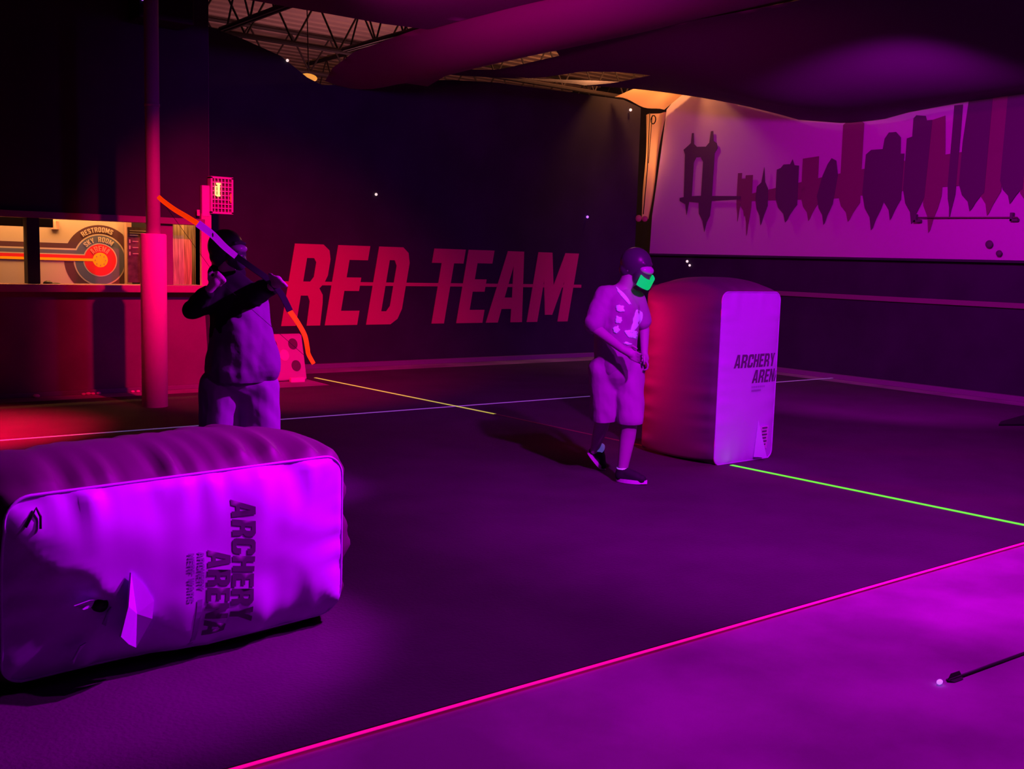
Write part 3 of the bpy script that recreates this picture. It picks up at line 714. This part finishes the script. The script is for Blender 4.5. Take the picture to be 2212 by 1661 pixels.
shorts = blob('shorts', pr, 'shorts', ru, .009, 4, .012, 9, cut=[(knB+kz*.03, kz*1.0+Vector((0, 0, -.3)))])
# helmet mask
f, sd, u, R_ = hd
pr = []; eli(pr, hc+u*.035-f*.012, (.100, .118, .110), R_); eli(pr, hc-f*.035-u*.03, (.085, .075, .07), R_); cap(pr, hc+f*.08+u*.07-sd*.05, .012, hc+f*.08+u*.07+sd*.05, .012)
hm = blob('helmet', pr, 'helmet', ru, .007, 3)
pr = []
eli(pr, hc+f*.068-u*.01, (.078, .062, .085), R_); eli(pr, hc+f*.105-u*.055, (.05, .045, .055), R_)
mk = blob('face_mask', pr, 'helmet', ru, .006, 3)
b = NB(); ell(b, hc+f*.085+u*.032, (.070, .052, .034), 28, R_); obj('goggle_lens', b, 'lens', mk, True)
b = NB()
def bandpt(a, z, e=.0): return hc+f*(.100+.055*math.cos(a)+e*math.cos(a))+sd*((.082+e)*math.sin(a))+u*z
NN = 14; rows = []
for i in range(NN+1):
    a = -1.45+2.9*i/NN
    rows.append([b.verts.new(bandpt(a, .004-.020*math.cos(a), .010)), b.verts.new(bandpt(a, -.092+.012*abs(a), .008)), b.verts.new(bandpt(a, -.092+.012*abs(a), -.006)), b.verts.new(bandpt(a, .004-.020*math.cos(a), -.006))])
for r0, r1 in zip(rows, rows[1:]):
    for k in range(4): b.faces.new((r0[k], r1[k], r1[(k+1) % 4], r0[(k+1) % 4]))
b.faces.new(rows[0]); b.faces.new(rows[-1][::-1]); bmesh.ops.recalc_face_normals(b, faces=b.faces[:])
obj('green_mouth_guard', b, 'greenmask', mk)
# shoes and socks
def shoe(parent, heel, toe, ankle):
    d = (toe-heel).normalized(); up = Vector((0, 0, 1)); up = (up-d*up.dot(d)).normalized(); s_ = d.cross(up)
    pr = []; cap(pr, heel+up*.012, .044, toe+up*.0, .036); cap(pr, heel+up*.012-d*.01, .044, heel+up*.05, .043); cap(pr, toe-d*.04+up*.01, .042, heel+d*.04+up*.03, .042)
    o = blob('shoe', pr, 'shoeblack', parent, .007, 3)
    b = NB(); n = 26; ring0 = []; ring1 = []; base = heel-up*.034-d*.045; Ls = (toe-heel).length+.09
    for k in range(n):
        a = 2*math.pi*k/n; x = (1-math.cos(a))/2*Ls; wv = .040+.008*math.sin(x/Ls*math.pi*1.4); y = math.sin(a)*wv
        r_ = .012*max(0, x/Ls-.75)*2
        ring0.append(b.verts.new(base+d*x+s_*y+up*r_)); ring1.append(b.verts.new(base+d*x+s_*y*1.06+up*(.026+r_)))
    b.faces.new(ring0[::-1]); b.faces.new(ring1)
    for k in range(n): b.faces.new((ring0[k], ring0[(k+1) % n], ring1[(k+1) % n], ring1[k]))
    bmesh.ops.recalc_face_normals(b, faces=b.faces[:]); obj('sole', b, 'solewhite', o)
    b = NB(); tube(b, [heel+up*.07, ankle+(ankle-heel).normalized()*-.01+up*.02], [.042, .040], 16); obj('sock', b, 'sock', o, True)
shoe(ru, heelF, toeF, anF); shoe(ru, heelB, toeB, anB)

# --- archer
AF = Figure(2.87, 6.62); at = AF.at; Vv = AF.v; Uu = AF.u
ar = thing('person', 'person in dark hooded clothes and mask drawing a bow behind the lying bunker', 'person', (2.87, 6.62, 0))
hc = at(490, 545, 0); look = Uu*.75-Vv*.6+Vector((0, 0, -.05))
pr = []; hd = head(pr, hc, look)
nk = at(490, 600, .03); cap(pr, hc-Vector((0, 0, .06)), .055, nk, .06)
chest = at(512, 680, .03); waist = at(517, 770, .03); hip = at(515, 820, .03)
cap(pr, nk, .075, chest, .15); cap(pr, chest, .15, waist, .14); cap(pr, waist, .14, hip, .15)
sA = at(468, 640, .0); eA = at(415, 668, -.05); wA = at(452, 625, -.22); hA = at(468, 607, -.24)   # drawing arm
sB = at(543, 642, .0); eB = at(570, 622, -.22); wB = at(586, 612, -.46); hB = at(592, 604, -.55)   # bow arm
cap(pr, nk, .065, sA, .06); cap(pr, nk, .065, sB, .06)
cap(pr, sA, .055, eA, .043); cap(pr, eA, .043, wA, .029); cap(pr, wA, .028, hA, .030)
cap(pr, sB, .055, eB, .043); cap(pr, eB, .043, wB, .030); cap(pr, wB, .028, hB, .032)
bowdir = (at(660, 720, -.48)-at(430, 487, -.48)).normalized()
fingers(pr, hA, Uu*.6-Vv*.3+Vector((0, 0, .5)), bowdir, -Uu*.5+Vv*.6, curl=.9)
fwdB = (hB-wB).normalized(); eli(pr, hB, (.034, .034, .040)); fingers(pr, hB, (Vv*-.6+Uu*.6), bowdir, Uu*-1+Vector((0, 0, .3)), curl=1.1, r=.0105)
hl = at(478, 840, .02); hr = at(556, 840, .02); kl = at(470, 930, .0); kr = at(560, 930, .0)
al = at(466, 1020, .04); arr = at(566, 1025, .0)
cap(pr, hip, .13, hl, .10); cap(pr, hip, .13, hr, .10); cap(pr, hl, .10, kl, .065); cap(pr, hr, .10, kr, .065)
cap(pr, kl, .062, al, .040); cap(pr, kr, .062, arr, .040)
hel = Vector((al.x, al.y, .055)); toel = hel-Vv*.15-Uu*.02; her = Vector((arr.x, arr.y, .055)); toer = her-Vv*.12+Uu*.08
cap(pr, al, .038, hel, .035); cap(pr, hel, .033, toel, .027); cap(pr, arr, .038, her, .035); cap(pr, her, .033, toer, .027)
blob('body', pr, 'paleskin', ar, .008, 3)
pr = []
cap(pr, nk-Vector((0, 0, .02)), .085, chest, .175); cap(pr, chest, .175, at(508, 730, .04), .17)
cap(pr, nk, .085, sA, .085); cap(pr, nk, .085, sB, .085)
cap(pr, sA, .083, eA, .066); cap(pr, eA, .066, wA+(eA-wA)*.1, .048)
cap(pr, sB, .083, eB, .066); cap(pr, eB, .066, wB+(eB-wB)*.35, .052)
eli(pr, nk+Vv*.07+Vector((0, 0, .03)), (.13, .09, .075))
hood = blob('hooded_top', pr, 'hoodie', ar, .010, 5, .010, 10)
pr = []
c2 = at(517, 690, .04); cap(pr, c2, .178, at(517, 745, .03), .200); cap(pr, at(517, 745, .03), .200, at(517, 800, .03), .215)
cap(pr, at(545, 660, .05), .10, at(560, 790, -.01), .135)
blob('loose_shirt', pr, 'baggy', ar, .010, 5, .020, 7, cut=[(at(517, 822, 0), Vector((0, 0, -1)))])
pr = []
cap(pr, at(515, 815, .03), .19, hl, .145); cap(pr, at(515, 815, .03), .19, hr, .145)
cap(pr, hl, .145, kl, .13); cap(pr, hr, .145, kr, .14); cap(pr, kl, .13, al, .10); cap(pr, kr, .14, arr, .10)
blob('baggy_pants', pr, 'pants', ar, .010, 4, .015, 7)
f, sd, u, R_ = hd
pr = []; eli(pr, hc+u*.035-f*.012, (.105, .122, .115), R_); eli(pr, hc-f*.035-u*.03, (.088, .08, .075), R_); cap(pr, hc+f*.10+u*.065-sd*.05, .012, hc+f*.10+u*.065+sd*.05, .012)
blob('helmet', pr, 'helmet', ar, .007, 3)
pr = []; eli(pr, hc+f*.068-u*.01, (.080, .064, .088), R_); eli(pr, hc+f*.105-u*.055, (.055, .045, .055), R_)
mk = blob('face_mask', pr, 'helmet', ar, .006, 3)
b = NB(); ell(b, hc+f*.090+u*.030, (.070, .050, .032), 28, R_); obj('goggle_lens', b, 'lens', mk, True)
b = NB(); tube(b, [hc-f*.08+u*.03+sd*.02, hc+sd*-.108+u*.03, hc+f*.07-sd*.085+u*.03], .008, 8); obj('goggle_strap', b, 'lens', mk, True)
for hh, tt, aa in ((hel, toel, al), (her, toer, arr)):
    pr = []; cap(pr, hh, .048, tt, .04); cap(pr, hh, .05, hh+Vector((0, 0, .06)), .048); so = blob('shoe', pr, 'shoeblack', ar, .008, 3)
    for v in so.data.vertices: v.co.z = max(v.co.z, .0135 if True else 0)
# --- bow
bw = thing('bow', 'recurve bow with bright orange limbs held diagonally across the archer', 'bow', tuple(hB))
def bp(x, y, d=0): return at(x, y, -.50+d)
def limb(name, pts, w0, w1, m, th=.012):
    P_ = [bp(*p) for p in pts]; b = NB()
    # smooth the limb path
    Q = []
    for i in range(len(P_)-1):
        p0, p1, p2, p3 = P_[max(i-1, 0)], P_[i], P_[i+1], P_[min(i+2, len(P_)-1)]
        for k in range(6):
            t = k/6; Q.append(.5*((2*p1)+(p2-p0)*t+(2*p0-5*p1+4*p2-p3)*t*t+(3*p1-p0-3*p2+p3)*t**3))
    Q.append(P_[-1]); rows = []
    for i, q in enumerate(Q):
        d = (Q[min(i+1, len(Q)-1)]-Q[max(i-1, 0)]).normalized(); s_ = d.cross(Vv).normalized(); n_ = s_.cross(d)
        wv = w0+(w1-w0)*i/(len(Q)-1)
        rows.append([b.verts.new(q+s_*sx*wv/2+n_*sy*th/2) for sx, sy in ((-1, -1), (1, -1), (1, 1), (-1, 1))])
    for r0, r1 in zip(rows, rows[1:]):
        for k in range(4): b.faces.new((r0[k], r0[(k+1) % 4], r1[(k+1) % 4], r1[k]))
    b.faces.new(rows[0][::-1]); b.faces.new(rows[-1]); bmesh.ops.recalc_face_normals(b, faces=b.faces[:])
    bmesh.ops.bevel(b, geom=[e for e in b.edges if abs((e.verts[0].co-e.verts[1].co).normalized().dot((Q[-1]-Q[0]).normalized())) > .6], offset=.003, segments=2, affect='EDGES')
    return obj(name, b, m, bw)
limb('upper_limb', [(352, 432, .10), (362, 441, .06), (385, 458, .03), (410, 473, .01), (434, 488, 0)], .026, .032, 'orange')
limb('lower_limb', [(617, 662, 0), (633, 685, 0), (648, 712, .01), (654, 738, .03), (657, 752, .06), (668, 772, .10)], .032, .026, 'orange')
limb('upper_riser', [(433, 487), (462, 509), (486, 533), (510, 553)], .045, .036, 'bowwhite', .028)
limb('lower_riser', [(510, 553), (545, 578), (575, 600), (600, 628), (618, 663)], .036, .040, 'bowdark', .032)
b = NB(); tube(b, [bp(353, 433, .10), hA+Uu*.03-Vv*.04, bp(667, 771, .10)], .0015, 5); obj('bowstring', b, 'black', bw)
b = NB(); ell(b, bp(463, 510, -.008), (.008, .008, .022), 12); obj('riser_screw', b, 'black', bw, True)

# ------------------------------------------------------------------ arrow on the floor, dark sheet standing in for a shadow at right
aw = thing('arrow', 'thin dark arrow lying on the pale floor at the lower right', 'arrow', (4.1, 2.07, 0))
b = NB(); tube(b, [(3.86, 2.075, .008), (4.62, 2.045, .008)], .0055, 8); obj('shaft', b, 'shaft', aw, True)
b = NB(); ell(b, (3.80, 2.080, .013), (.016, .010, .010), 14); obj('lit_nock', b, 'ledviolet', aw, True)
b = NB()
for k in range(3):
    a = math.radians(90+120*k); dy, dz = math.cos(a)*.022, math.sin(a)*.022
    q = [b.verts.new(p) for p in ((3.85, 2.076, .010), (3.87, 2.076+dy, max(.003, .010+dz)), (3.93, 2.073+dy, max(.003, .010+dz)), (3.95, 2.073, .010))]; b.faces.new(q)
obj('fletching', b, 'shaft', aw)
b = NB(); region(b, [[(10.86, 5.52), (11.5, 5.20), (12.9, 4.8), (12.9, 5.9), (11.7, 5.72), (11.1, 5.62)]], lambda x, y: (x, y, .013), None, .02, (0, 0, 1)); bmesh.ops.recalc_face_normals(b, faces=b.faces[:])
tag(obj('shadow_sheet', b, 'black'), 'black sheet standing for a pointed shadow on the matting at the right edge', 'shadow sheet')  # flat black sheet drawn in place of a shadow on the floor

# ------------------------------------------------------------------ skyline banner on the right wall
bn = thing('skyline_banner', 'large white banner printed with a bridge and city skyline mirrored below, on the right wall', 'banner', (13.3, 9, 1.77))
b = NB(); region(b, [[(-3, 1.775), (13.2, 1.775), (13.19, 2.42), (12.96, 4.20), (12.3, 4.75), (-3, 4.75)]], lambda y, z: (13.33+.02*math.sin(y*1.3+z), y, z), .25)
obj('banner_sheet', b, 'mural', bn, True)
def bpoly(name, poly, m):
    b = NB(); region(b, [poly], lambda y, z: (13.305+.02*math.sin(y*1.3+z)-.006*(m == 'skyline'), y, z), .25, .004, (1, 0, 0)); bmesh.ops.recalc_face_normals(b, faces=b.faces[:]); return obj(name, b, m, bn)
def mirror(tops, z0, f, rag):  # jagged reflection below the waterline
    return tops
br = NB()
bridge = [(12.52, 2.66), (12.52, 2.71), (12.43, 2.72), (12.46, 3.42), (12.50, 3.50), (12.40, 3.56), (12.34, 3.60), (12.33, 3.76), (12.29, 3.76), (12.27, 3.58), (12.20, 3.53), (12.0, 3.52), (11.93, 3.58), (11.91, 3.76), (11.86, 3.76), (11.84, 3.60), (11.77, 3.56), (11.74, 3.48), (11.80, 3.40), (11.80, 2.72), (11.2, 2.70), (11.2, 2.65), (11.80, 2.64), (11.82, 2.40), (11.88, 2.30), (11.92, 2.14), (11.97, 2.32), (12.06, 2.44), (12.08, 2.62), (12.30, 2.64), (12.34, 2.42), (12.38, 2.60)]
hole = [(12.04, 2.73), (12.25, 2.73), (12.25, 3.28), (12.20, 3.36), (12.10, 3.36), (12.04, 3.28)]
region(br, [bridge, hole], lambda y, z: (13.300+.02*math.sin(y*1.3+z), y, z), None, .004, (1, 0, 0)); bmesh.ops.recalc_face_normals(br, faces=br.faces[:])
obj('printed_bridge', br, 'skyline', bn)
def tower(y0, y1, zt, zb, m='skyline', topn=None, name='printed_tower'):
    """building silhouette between y0 > y1 with its tapering reflection reaching zb"""
    base = 2.66 if y0 > 9.6 else 2.66+(9.6-y0)*.045
    w_ = y0-y1; poly = [(y0, base)]
    poly += topn if topn else [(y0, zt), (y1, zt)]
    zb -= .12; hh = base-zb; poly += [(y1, base-.12), (y1+w_*.12, base-hh*.45), (y1+w_*.30, zb+hh*.3), (y1+w_*.42, zb+.03), (y1+w_*.5, zb), (y1+w_*.60, zb+hh*.35), (y0-w_*.15, base-hh*.4)]
    bpoly(name, poly, m)
tower(11.28, 11.20, 3.06, 2.42, 'skylinered'); tower(11.12, 10.98, 3.02, 2.20, 'skylinered'); tower(11.22, 11.0, 2.98, 2.5, 'skylinered', [(11.20, 2.97), (11.0, 2.97), (11.0, 2.86), (11.07, 2.86), (11.07, 2.7), (11.14, 2.7), (11.14, 2.86), (11.18, 2.86)][:2])
tower(10.90, 10.66, 3.0, 2.36, 'skyline', [(10.88, 2.84), (10.80, 2.90), (10.76, 3.13), (10.73, 2.90), (10.67, 2.80)])
tower(10.52, 10.12, 3.16, 2.40, 'skyline', [(10.52, 3.08), (10.45, 3.10), (10.40, 3.15), (10.28, 3.15), (10.24, 3.22), (10.20, 3.13), (10.12, 3.12)])
tower(10.06, 9.76, 3.22, 2.42, 'skylinered', [(10.06, 3.22), (9.78, 3.24), (9.78, 2.9)])
tower(9.78, 9.50, 3.14, 2.36, 'skyline', [(9.70, 2.95), (9.62, 3.12), (9.56, 3.20), (9.48, 3.16), (9.44, 2.95)])
tower(9.42, 9.05, 3.66, 2.40, 'skylinered', [(9.40, 3.0), (9.40, 3.66), (9.34, 3.70), (9.12, 3.70), (9.06, 3.66), (9.06, 2.95)])
tower(9.02, 8.66, 3.3, 2.28, 'skyline', [(9.0, 3.22), (8.92, 3.28), (8.74, 3.28), (8.72, 3.42), (8.66, 3.50), (8.55, 3.50), (8.47, 3.42), (8.45, 3.05)])
tower(8.70, 8.40, 3.2, 2.42, 'skyline')
tower(8.38, 8.05, 3.68, 2.36, 'skyline', [(8.38, 3.40), (8.30, 3.42), (8.30, 3.66), (8.26, 3.70), (8.12, 3.68), (8.10, 3.62), (8.02, 3.62)])
tower(8.10, 7.80, 3.66, 2.24, 'skylinered', [(8.10, 3.58), (8.02, 3.62), (7.84, 3.66), (7.80, 3.2)])
tower(7.72, 7.60, 3.78, 2.42, 'skyline')
tower(7.56, 7.20, 3.86, 2.52, 'skyline', [(7.56, 3.3), (7.52, 3.86), (7.34, 3.86), (7.34, 3.96), (7.20, 3.96)])
tower(7.30, 6.98, 4.0, 2.46, 'skylinered'); tower(7.0, 6.70, 4.1, 2.60, 'skyline'); tower(6.78, 6.42, 4.2, 2.45, 'skylinered'); tower(6.46, 6.0, 4.05, 2.6, 'skyline'); tower(6.1, 5.6, 4.2, 2.5, 'skylinered')
bpoly('printed_horizon', [(11.2, 2.70), (9.6, 2.95), (8.4, 3.10), (6.0, 3.3), (5.5, 3.3), (5.5, 2.80), (8.0, 2.72), (9.5, 2.62), (11.2, 2.62)], 'skylinered')
# rod, holes, specks
rd = thing('wall_rod', 'thin dark rod with two dark end brackets fixed across the banner', 'rod', (13.28, 7.4, 2.3))
b = NB(); tube(b, [(13.255, 8.08, 2.325), (13.255, 6.72, 2.31)], .008, 8); obj('rod', b, 'skylinered', rd, True)
for y in (8.09, 6.76): obj('bracket', bbox(bbox(NB(), 13.23, 13.29, y-.05, y+.05, 2.26, 2.295, .006), 13.23, 13.29, y+.015, y+.05, 2.26, 2.37, .006), 'skyline', rd)
for y, z, r, lab in ((7.06, 1.975, .05, 'larger dark round knob low on the banner'), (6.92, 1.86, .04, 'smaller dark round knob near the banner bottom edge')):
    b = NB(); ell(b, (13.255, y, z), (.022, r, r), 20); tag(obj('round_knob', b, 'skyline', smooth=True), lab, 'knob', 'dark knobs on the banner')

# ------------------------------------------------------------------ pale tarp strip in the corner, lit from behind
ct = thing('tarp_strip', 'amber lit narrow tarp hanging at the left end of the skyline banner', 'tarp', (13.2, 13.2, 2.4))
b = NB(); rows = []
for j in range(21):
    z = 2.36+(4.13-2.36)*j/20; row = []
    for i in range(13):
        t = i/12; y1 = 13.34-.02*j/20; y0 = 13.10-.30*(j/20); y_ = y1+(y0-y1)*t
        row.append(b.verts.new((13.22+.035*math.sin(t*9+z*.6)+.02*math.sin(z*4+t*3)-.02*t, y_, z)))
    rows.append(row)
for r0, r1 in zip(rows, rows[1:]):
    for i in range(12): b.faces.new((r0[i], r0[i+1], r1[i+1], r1[i]))
obj('tarp_sheet', b, 'tarp', ct, True)
b = NB(); tube(b, [(13.15, 13.16, 4.14), (13.15, 13.16, 3.2), (13.14, 13.20, 2.44)], .008, 6); tube(b, [(13.15, 13.10, 4.10), (13.15, 13.14, 3.3)], .006, 6)
tube(b, [(13.14, 13.06+.055*math.cos(a*math.pi/6), 4.02+.07*math.sin(a*math.pi/6)) for a in range(13)], .010, 6); obj('tie_rope', b, 'black', ct, True)
b = NB(); ell(b, (13.13, 13.30, 2.37), (.05, .06, .06), 16); ell(b, (13.14, 13.16, 2.36), (.04, .06, .05), 16); obj('knotted_end', b, 'tarp', ct, True)
tp = NB(); Q4 = [(12.45, 13.30, 4.34), (13.28, 12.95, 4.16), (13.28, 12.25, 4.56), (12.9, 12.7, 4.60)]
rows = []
for j in range(13):
    for_ = []
    for i in range(13):
        s_, t = i/12, j/12
        p = (Vector(Q4[0])*(1-s_)+Vector(Q4[1])*s_)*(1-t)+(Vector(Q4[3])*(1-s_)+Vector(Q4[2])*s_)*t
        p.z += .03*math.sin(s_*8+t*2); for_.append(tp.verts.new(p))
    rows.append(for_)
for r0, r1 in zip(rows, rows[1:]):
    for i in range(12): tp.faces.new((r0[i], r0[i+1], r1[i+1], r1[i]))
tag(obj('corner_tarp', tp, 'tarp', smooth=True), 'amber glowing tarp triangle above the left end of the banner', 'tarp')

# ------------------------------------------------------------------ ceiling drapes
def drape(name, poly, zf, m, label, holes=(), step=.18):
    b = NB(); region(b, [poly]+list(holes), lambda x, y: (x, y, zf(x, y)), step)
    return tag(obj(name, b, m, smooth=True), label, 'drape')
drape('ceiling_drape', [(-3.9, -3.9), (6.62, -3.9), (6.60, 4), (6.62, 7.7), (6.58, 9.0), (6.50, 9.93), (6.0, 9.99), (5.3, 9.93), (4.55, 9.90), (3.2, 9.95), (1, 10), (-3.9, 10)],
      lambda x, y: 4.02+.05*math.sin(x*1.1)*math.sin(y*.9), 'drape', 'dark cloth drape overhead at the top left')
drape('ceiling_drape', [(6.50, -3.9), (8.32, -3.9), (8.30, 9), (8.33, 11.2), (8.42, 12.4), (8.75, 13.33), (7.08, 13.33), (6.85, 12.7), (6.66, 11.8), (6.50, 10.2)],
      lambda x, y: 4.07-.18*math.sin(math.pi*max(0, min(1, (x-6.66)/1.66)))*(.4+.6*max(0, min(1, (y-6)/5))), 'drapelit', 'broad cloth band with painted red light, sagging across the ceiling middle')
def zc(x, y):
    # hangs from the right wall in a long swag, pinned higher on the left
    yy = [(-4, 4.2), (3, 4.0), (6.74, 3.83), (7.6, 3.80), (8.33, 3.745), (8.74, 3.68), (9.34, 3.675), (10.15, 3.79), (10.86, 4.01), (11.6, 4.24), (12.2, 4.54), (14, 4.7)]
    for (a, za), (b_, zb) in zip(yy, yy[1:]):
        if a <= y <= b_: zr = za+(zb-za)*(y-a)/(b_-a); break
    t = max(0, min(1, (x-8.4)/4.85))
    zl = 4.05+.25*max(0, (y-11.5)/1.8)
    f_ = max(0, min(1, (10.2-y)/2.2)); f_ = f_*f_*(3-2*f_)*max(0, min(1, (y-1)/3))
    return zl*(1-t**1.6)+zr*t**1.6+.04*math.sin(x*1.7+y*.6)*(1-t)-.36*math.sin(math.pi*t)**1.3*f_
drape('ceiling_drape', [(8.10, -3.9), (13.26, -3.9), (13.26, 11.95), (12.7, 12.35), (12.15, 13.33), (8.85, 13.33), (8.55, 12.2), (8.62, 11.2), (8.60, 10.2), (8.15, 9.8)],
      zc, 'drape', 'large dark cloth swag over the right half of the arena', holes=[[(9.15, 11.80), (9.8, 11.95), (10.22, 11.72), (10.12, 10.9), (9.86, 9.88), (9.55, 10.2), (9.32, 10.6), (9.28, 11.3)]])

# ------------------------------------------------------------------ roof joists
def joist(a, b_, label, z0=4.55, z1=5.2, step=.36, r=.030):
    a, b_ = Vector(a), Vector(b_); L = (b_-a).length; d = (b_-a)/L; s_ = Vector((-d.y, d.x))
    t = thing('roof_joist', label, 'joist', (a.x, a.y, z0), 'open web joists above the drapes')
    m = NB()
    for k in (-1, 1): tube(m, [(a.x+s_.x*k*.035, a.y+s_.y*k*.035, z0), (b_.x+s_.x*k*.035, b_.y+s_.y*k*.035, z0)], r, 6)
    obj('bottom_chord', m, 'steel', t); m = NB(); tube(m, [(a.x, a.y, z1), (b_.x, b_.y, z1)], .035, 6); obj('top_chord', m, 'steel', t)
    m = NB(); n = int(L/step); P_ = [(a.x+d.x*step*k, a.y+d.y*step*k, z0 if k % 2 == 0 else z1) for k in range(n+1)]
    for p, q in zip(P_, P_[1:]): tube(m, [p, q], .015, 6)
    obj('web', m, 'steel', t)
joist((5.92, 10.3), (5.92, 14.05), 'open web joist at the left of the ceiling gap')
joist((7.78, 10.3), (7.78, 14.05), 'open web joist in the middle of the big ceiling gap')
joist((9.7, 8.5), (9.7, 19), 'open web joist above the small gap near the banner')
joist((2, 14.2), (15.4, 14.2), 'crosswise girder just beyond the top of the back wall')
joist((2, 16.5), (15.4, 16.5), 'second crosswise girder farther beyond the back wall', 4.6)
lp = thing('amber_lamp', 'small amber glowing shade at the low corner of the ceiling gap', 'lamp', (7.0, 13.5, 3.9))
b = NB(); ell(b, (6.93, 13.52, 3.99), (.13, .05, .055), 20); obj('shade', b, 'amberlamp', lp, True)
b = NB(); tube(b, [(6.93, 13.52, 4.03), (6.93, 13.6, 5.2)], .008, 6); obj('cord', b, 'steel', lp, True)

# ------------------------------------------------------------------ fixture top left, tiny lights
fx = thing('black_fixture', 'black box fixture with a tiny violet light, hanging at the top left', 'fixture', (4.2, 11.5, 3.9))
obj('case', bbox(NB(), 3.95, 4.55, 11.55, 11.9, 4.02, 4.5, .02), 'black', fx)
b = NB(); ell(b, (3.98, 11.53, 4.20), (.016, .010, .016), 12); obj('indicator_light', b, 'ledviolet', fx, True)
def speck(p, r, m, label):
    b = NB(); ell(b, p, (r, r, r), 12); tag(obj('pinpoint_light', b, m, smooth=True), label, 'small light')
speck((7.909, 13.33, 2.466), .020, 'ledwhite', 'pale pinpoint high on the black wall above the lettering')
speck((11.97, 13.33, 2.34), .022, 'ledviolet', 'violet pinpoint on the black wall left of the banner')
speck((13.33, 12.31, 1.655), .022, 'ledwhite', 'upper pale pinpoint under the banner above the upright bunker')
speck((13.33, 12.25, 1.59), .020, 'ledwhite', 'lower pale pinpoint under the banner above the upright bunker')
speck((6.52, 13.33, 4.14), .020, 'ledwhite', 'pale pinpoint on the cloth edge below the ceiling gap')
speck((12.83, 13.30, 4.17), .025, 'ledwhite', 'pale pinpoint beside the amber tarp')
for x, r, lab in ((2.92, .03, 'pale foam bit at the counter wall foot near the left frame edge'), (3.40, .020, 'leftmost of four foam bits left of the pole shadow'), (3.45, .024, 'second from left of four foam bits left of the pole shadow'),
                  (3.50, .020, 'third from left of four foam bits left of the pole shadow'), (3.56, .022, 'rightmost of four foam bits left of the pole shadow'), (3.93, .020, 'left one of two foam bits between pole shadow and pole'), (3.99, .020, 'right one of two foam bits between pole shadow and pole')):
    b = NB(); ell(b, (x, 11.84, r*.7), (r*1.2, r, r*.7), 10); tag(obj('foam_crumb', b, 'targethot', smooth=True), lab, 'foam bit', 'foam bits along the counter wall')
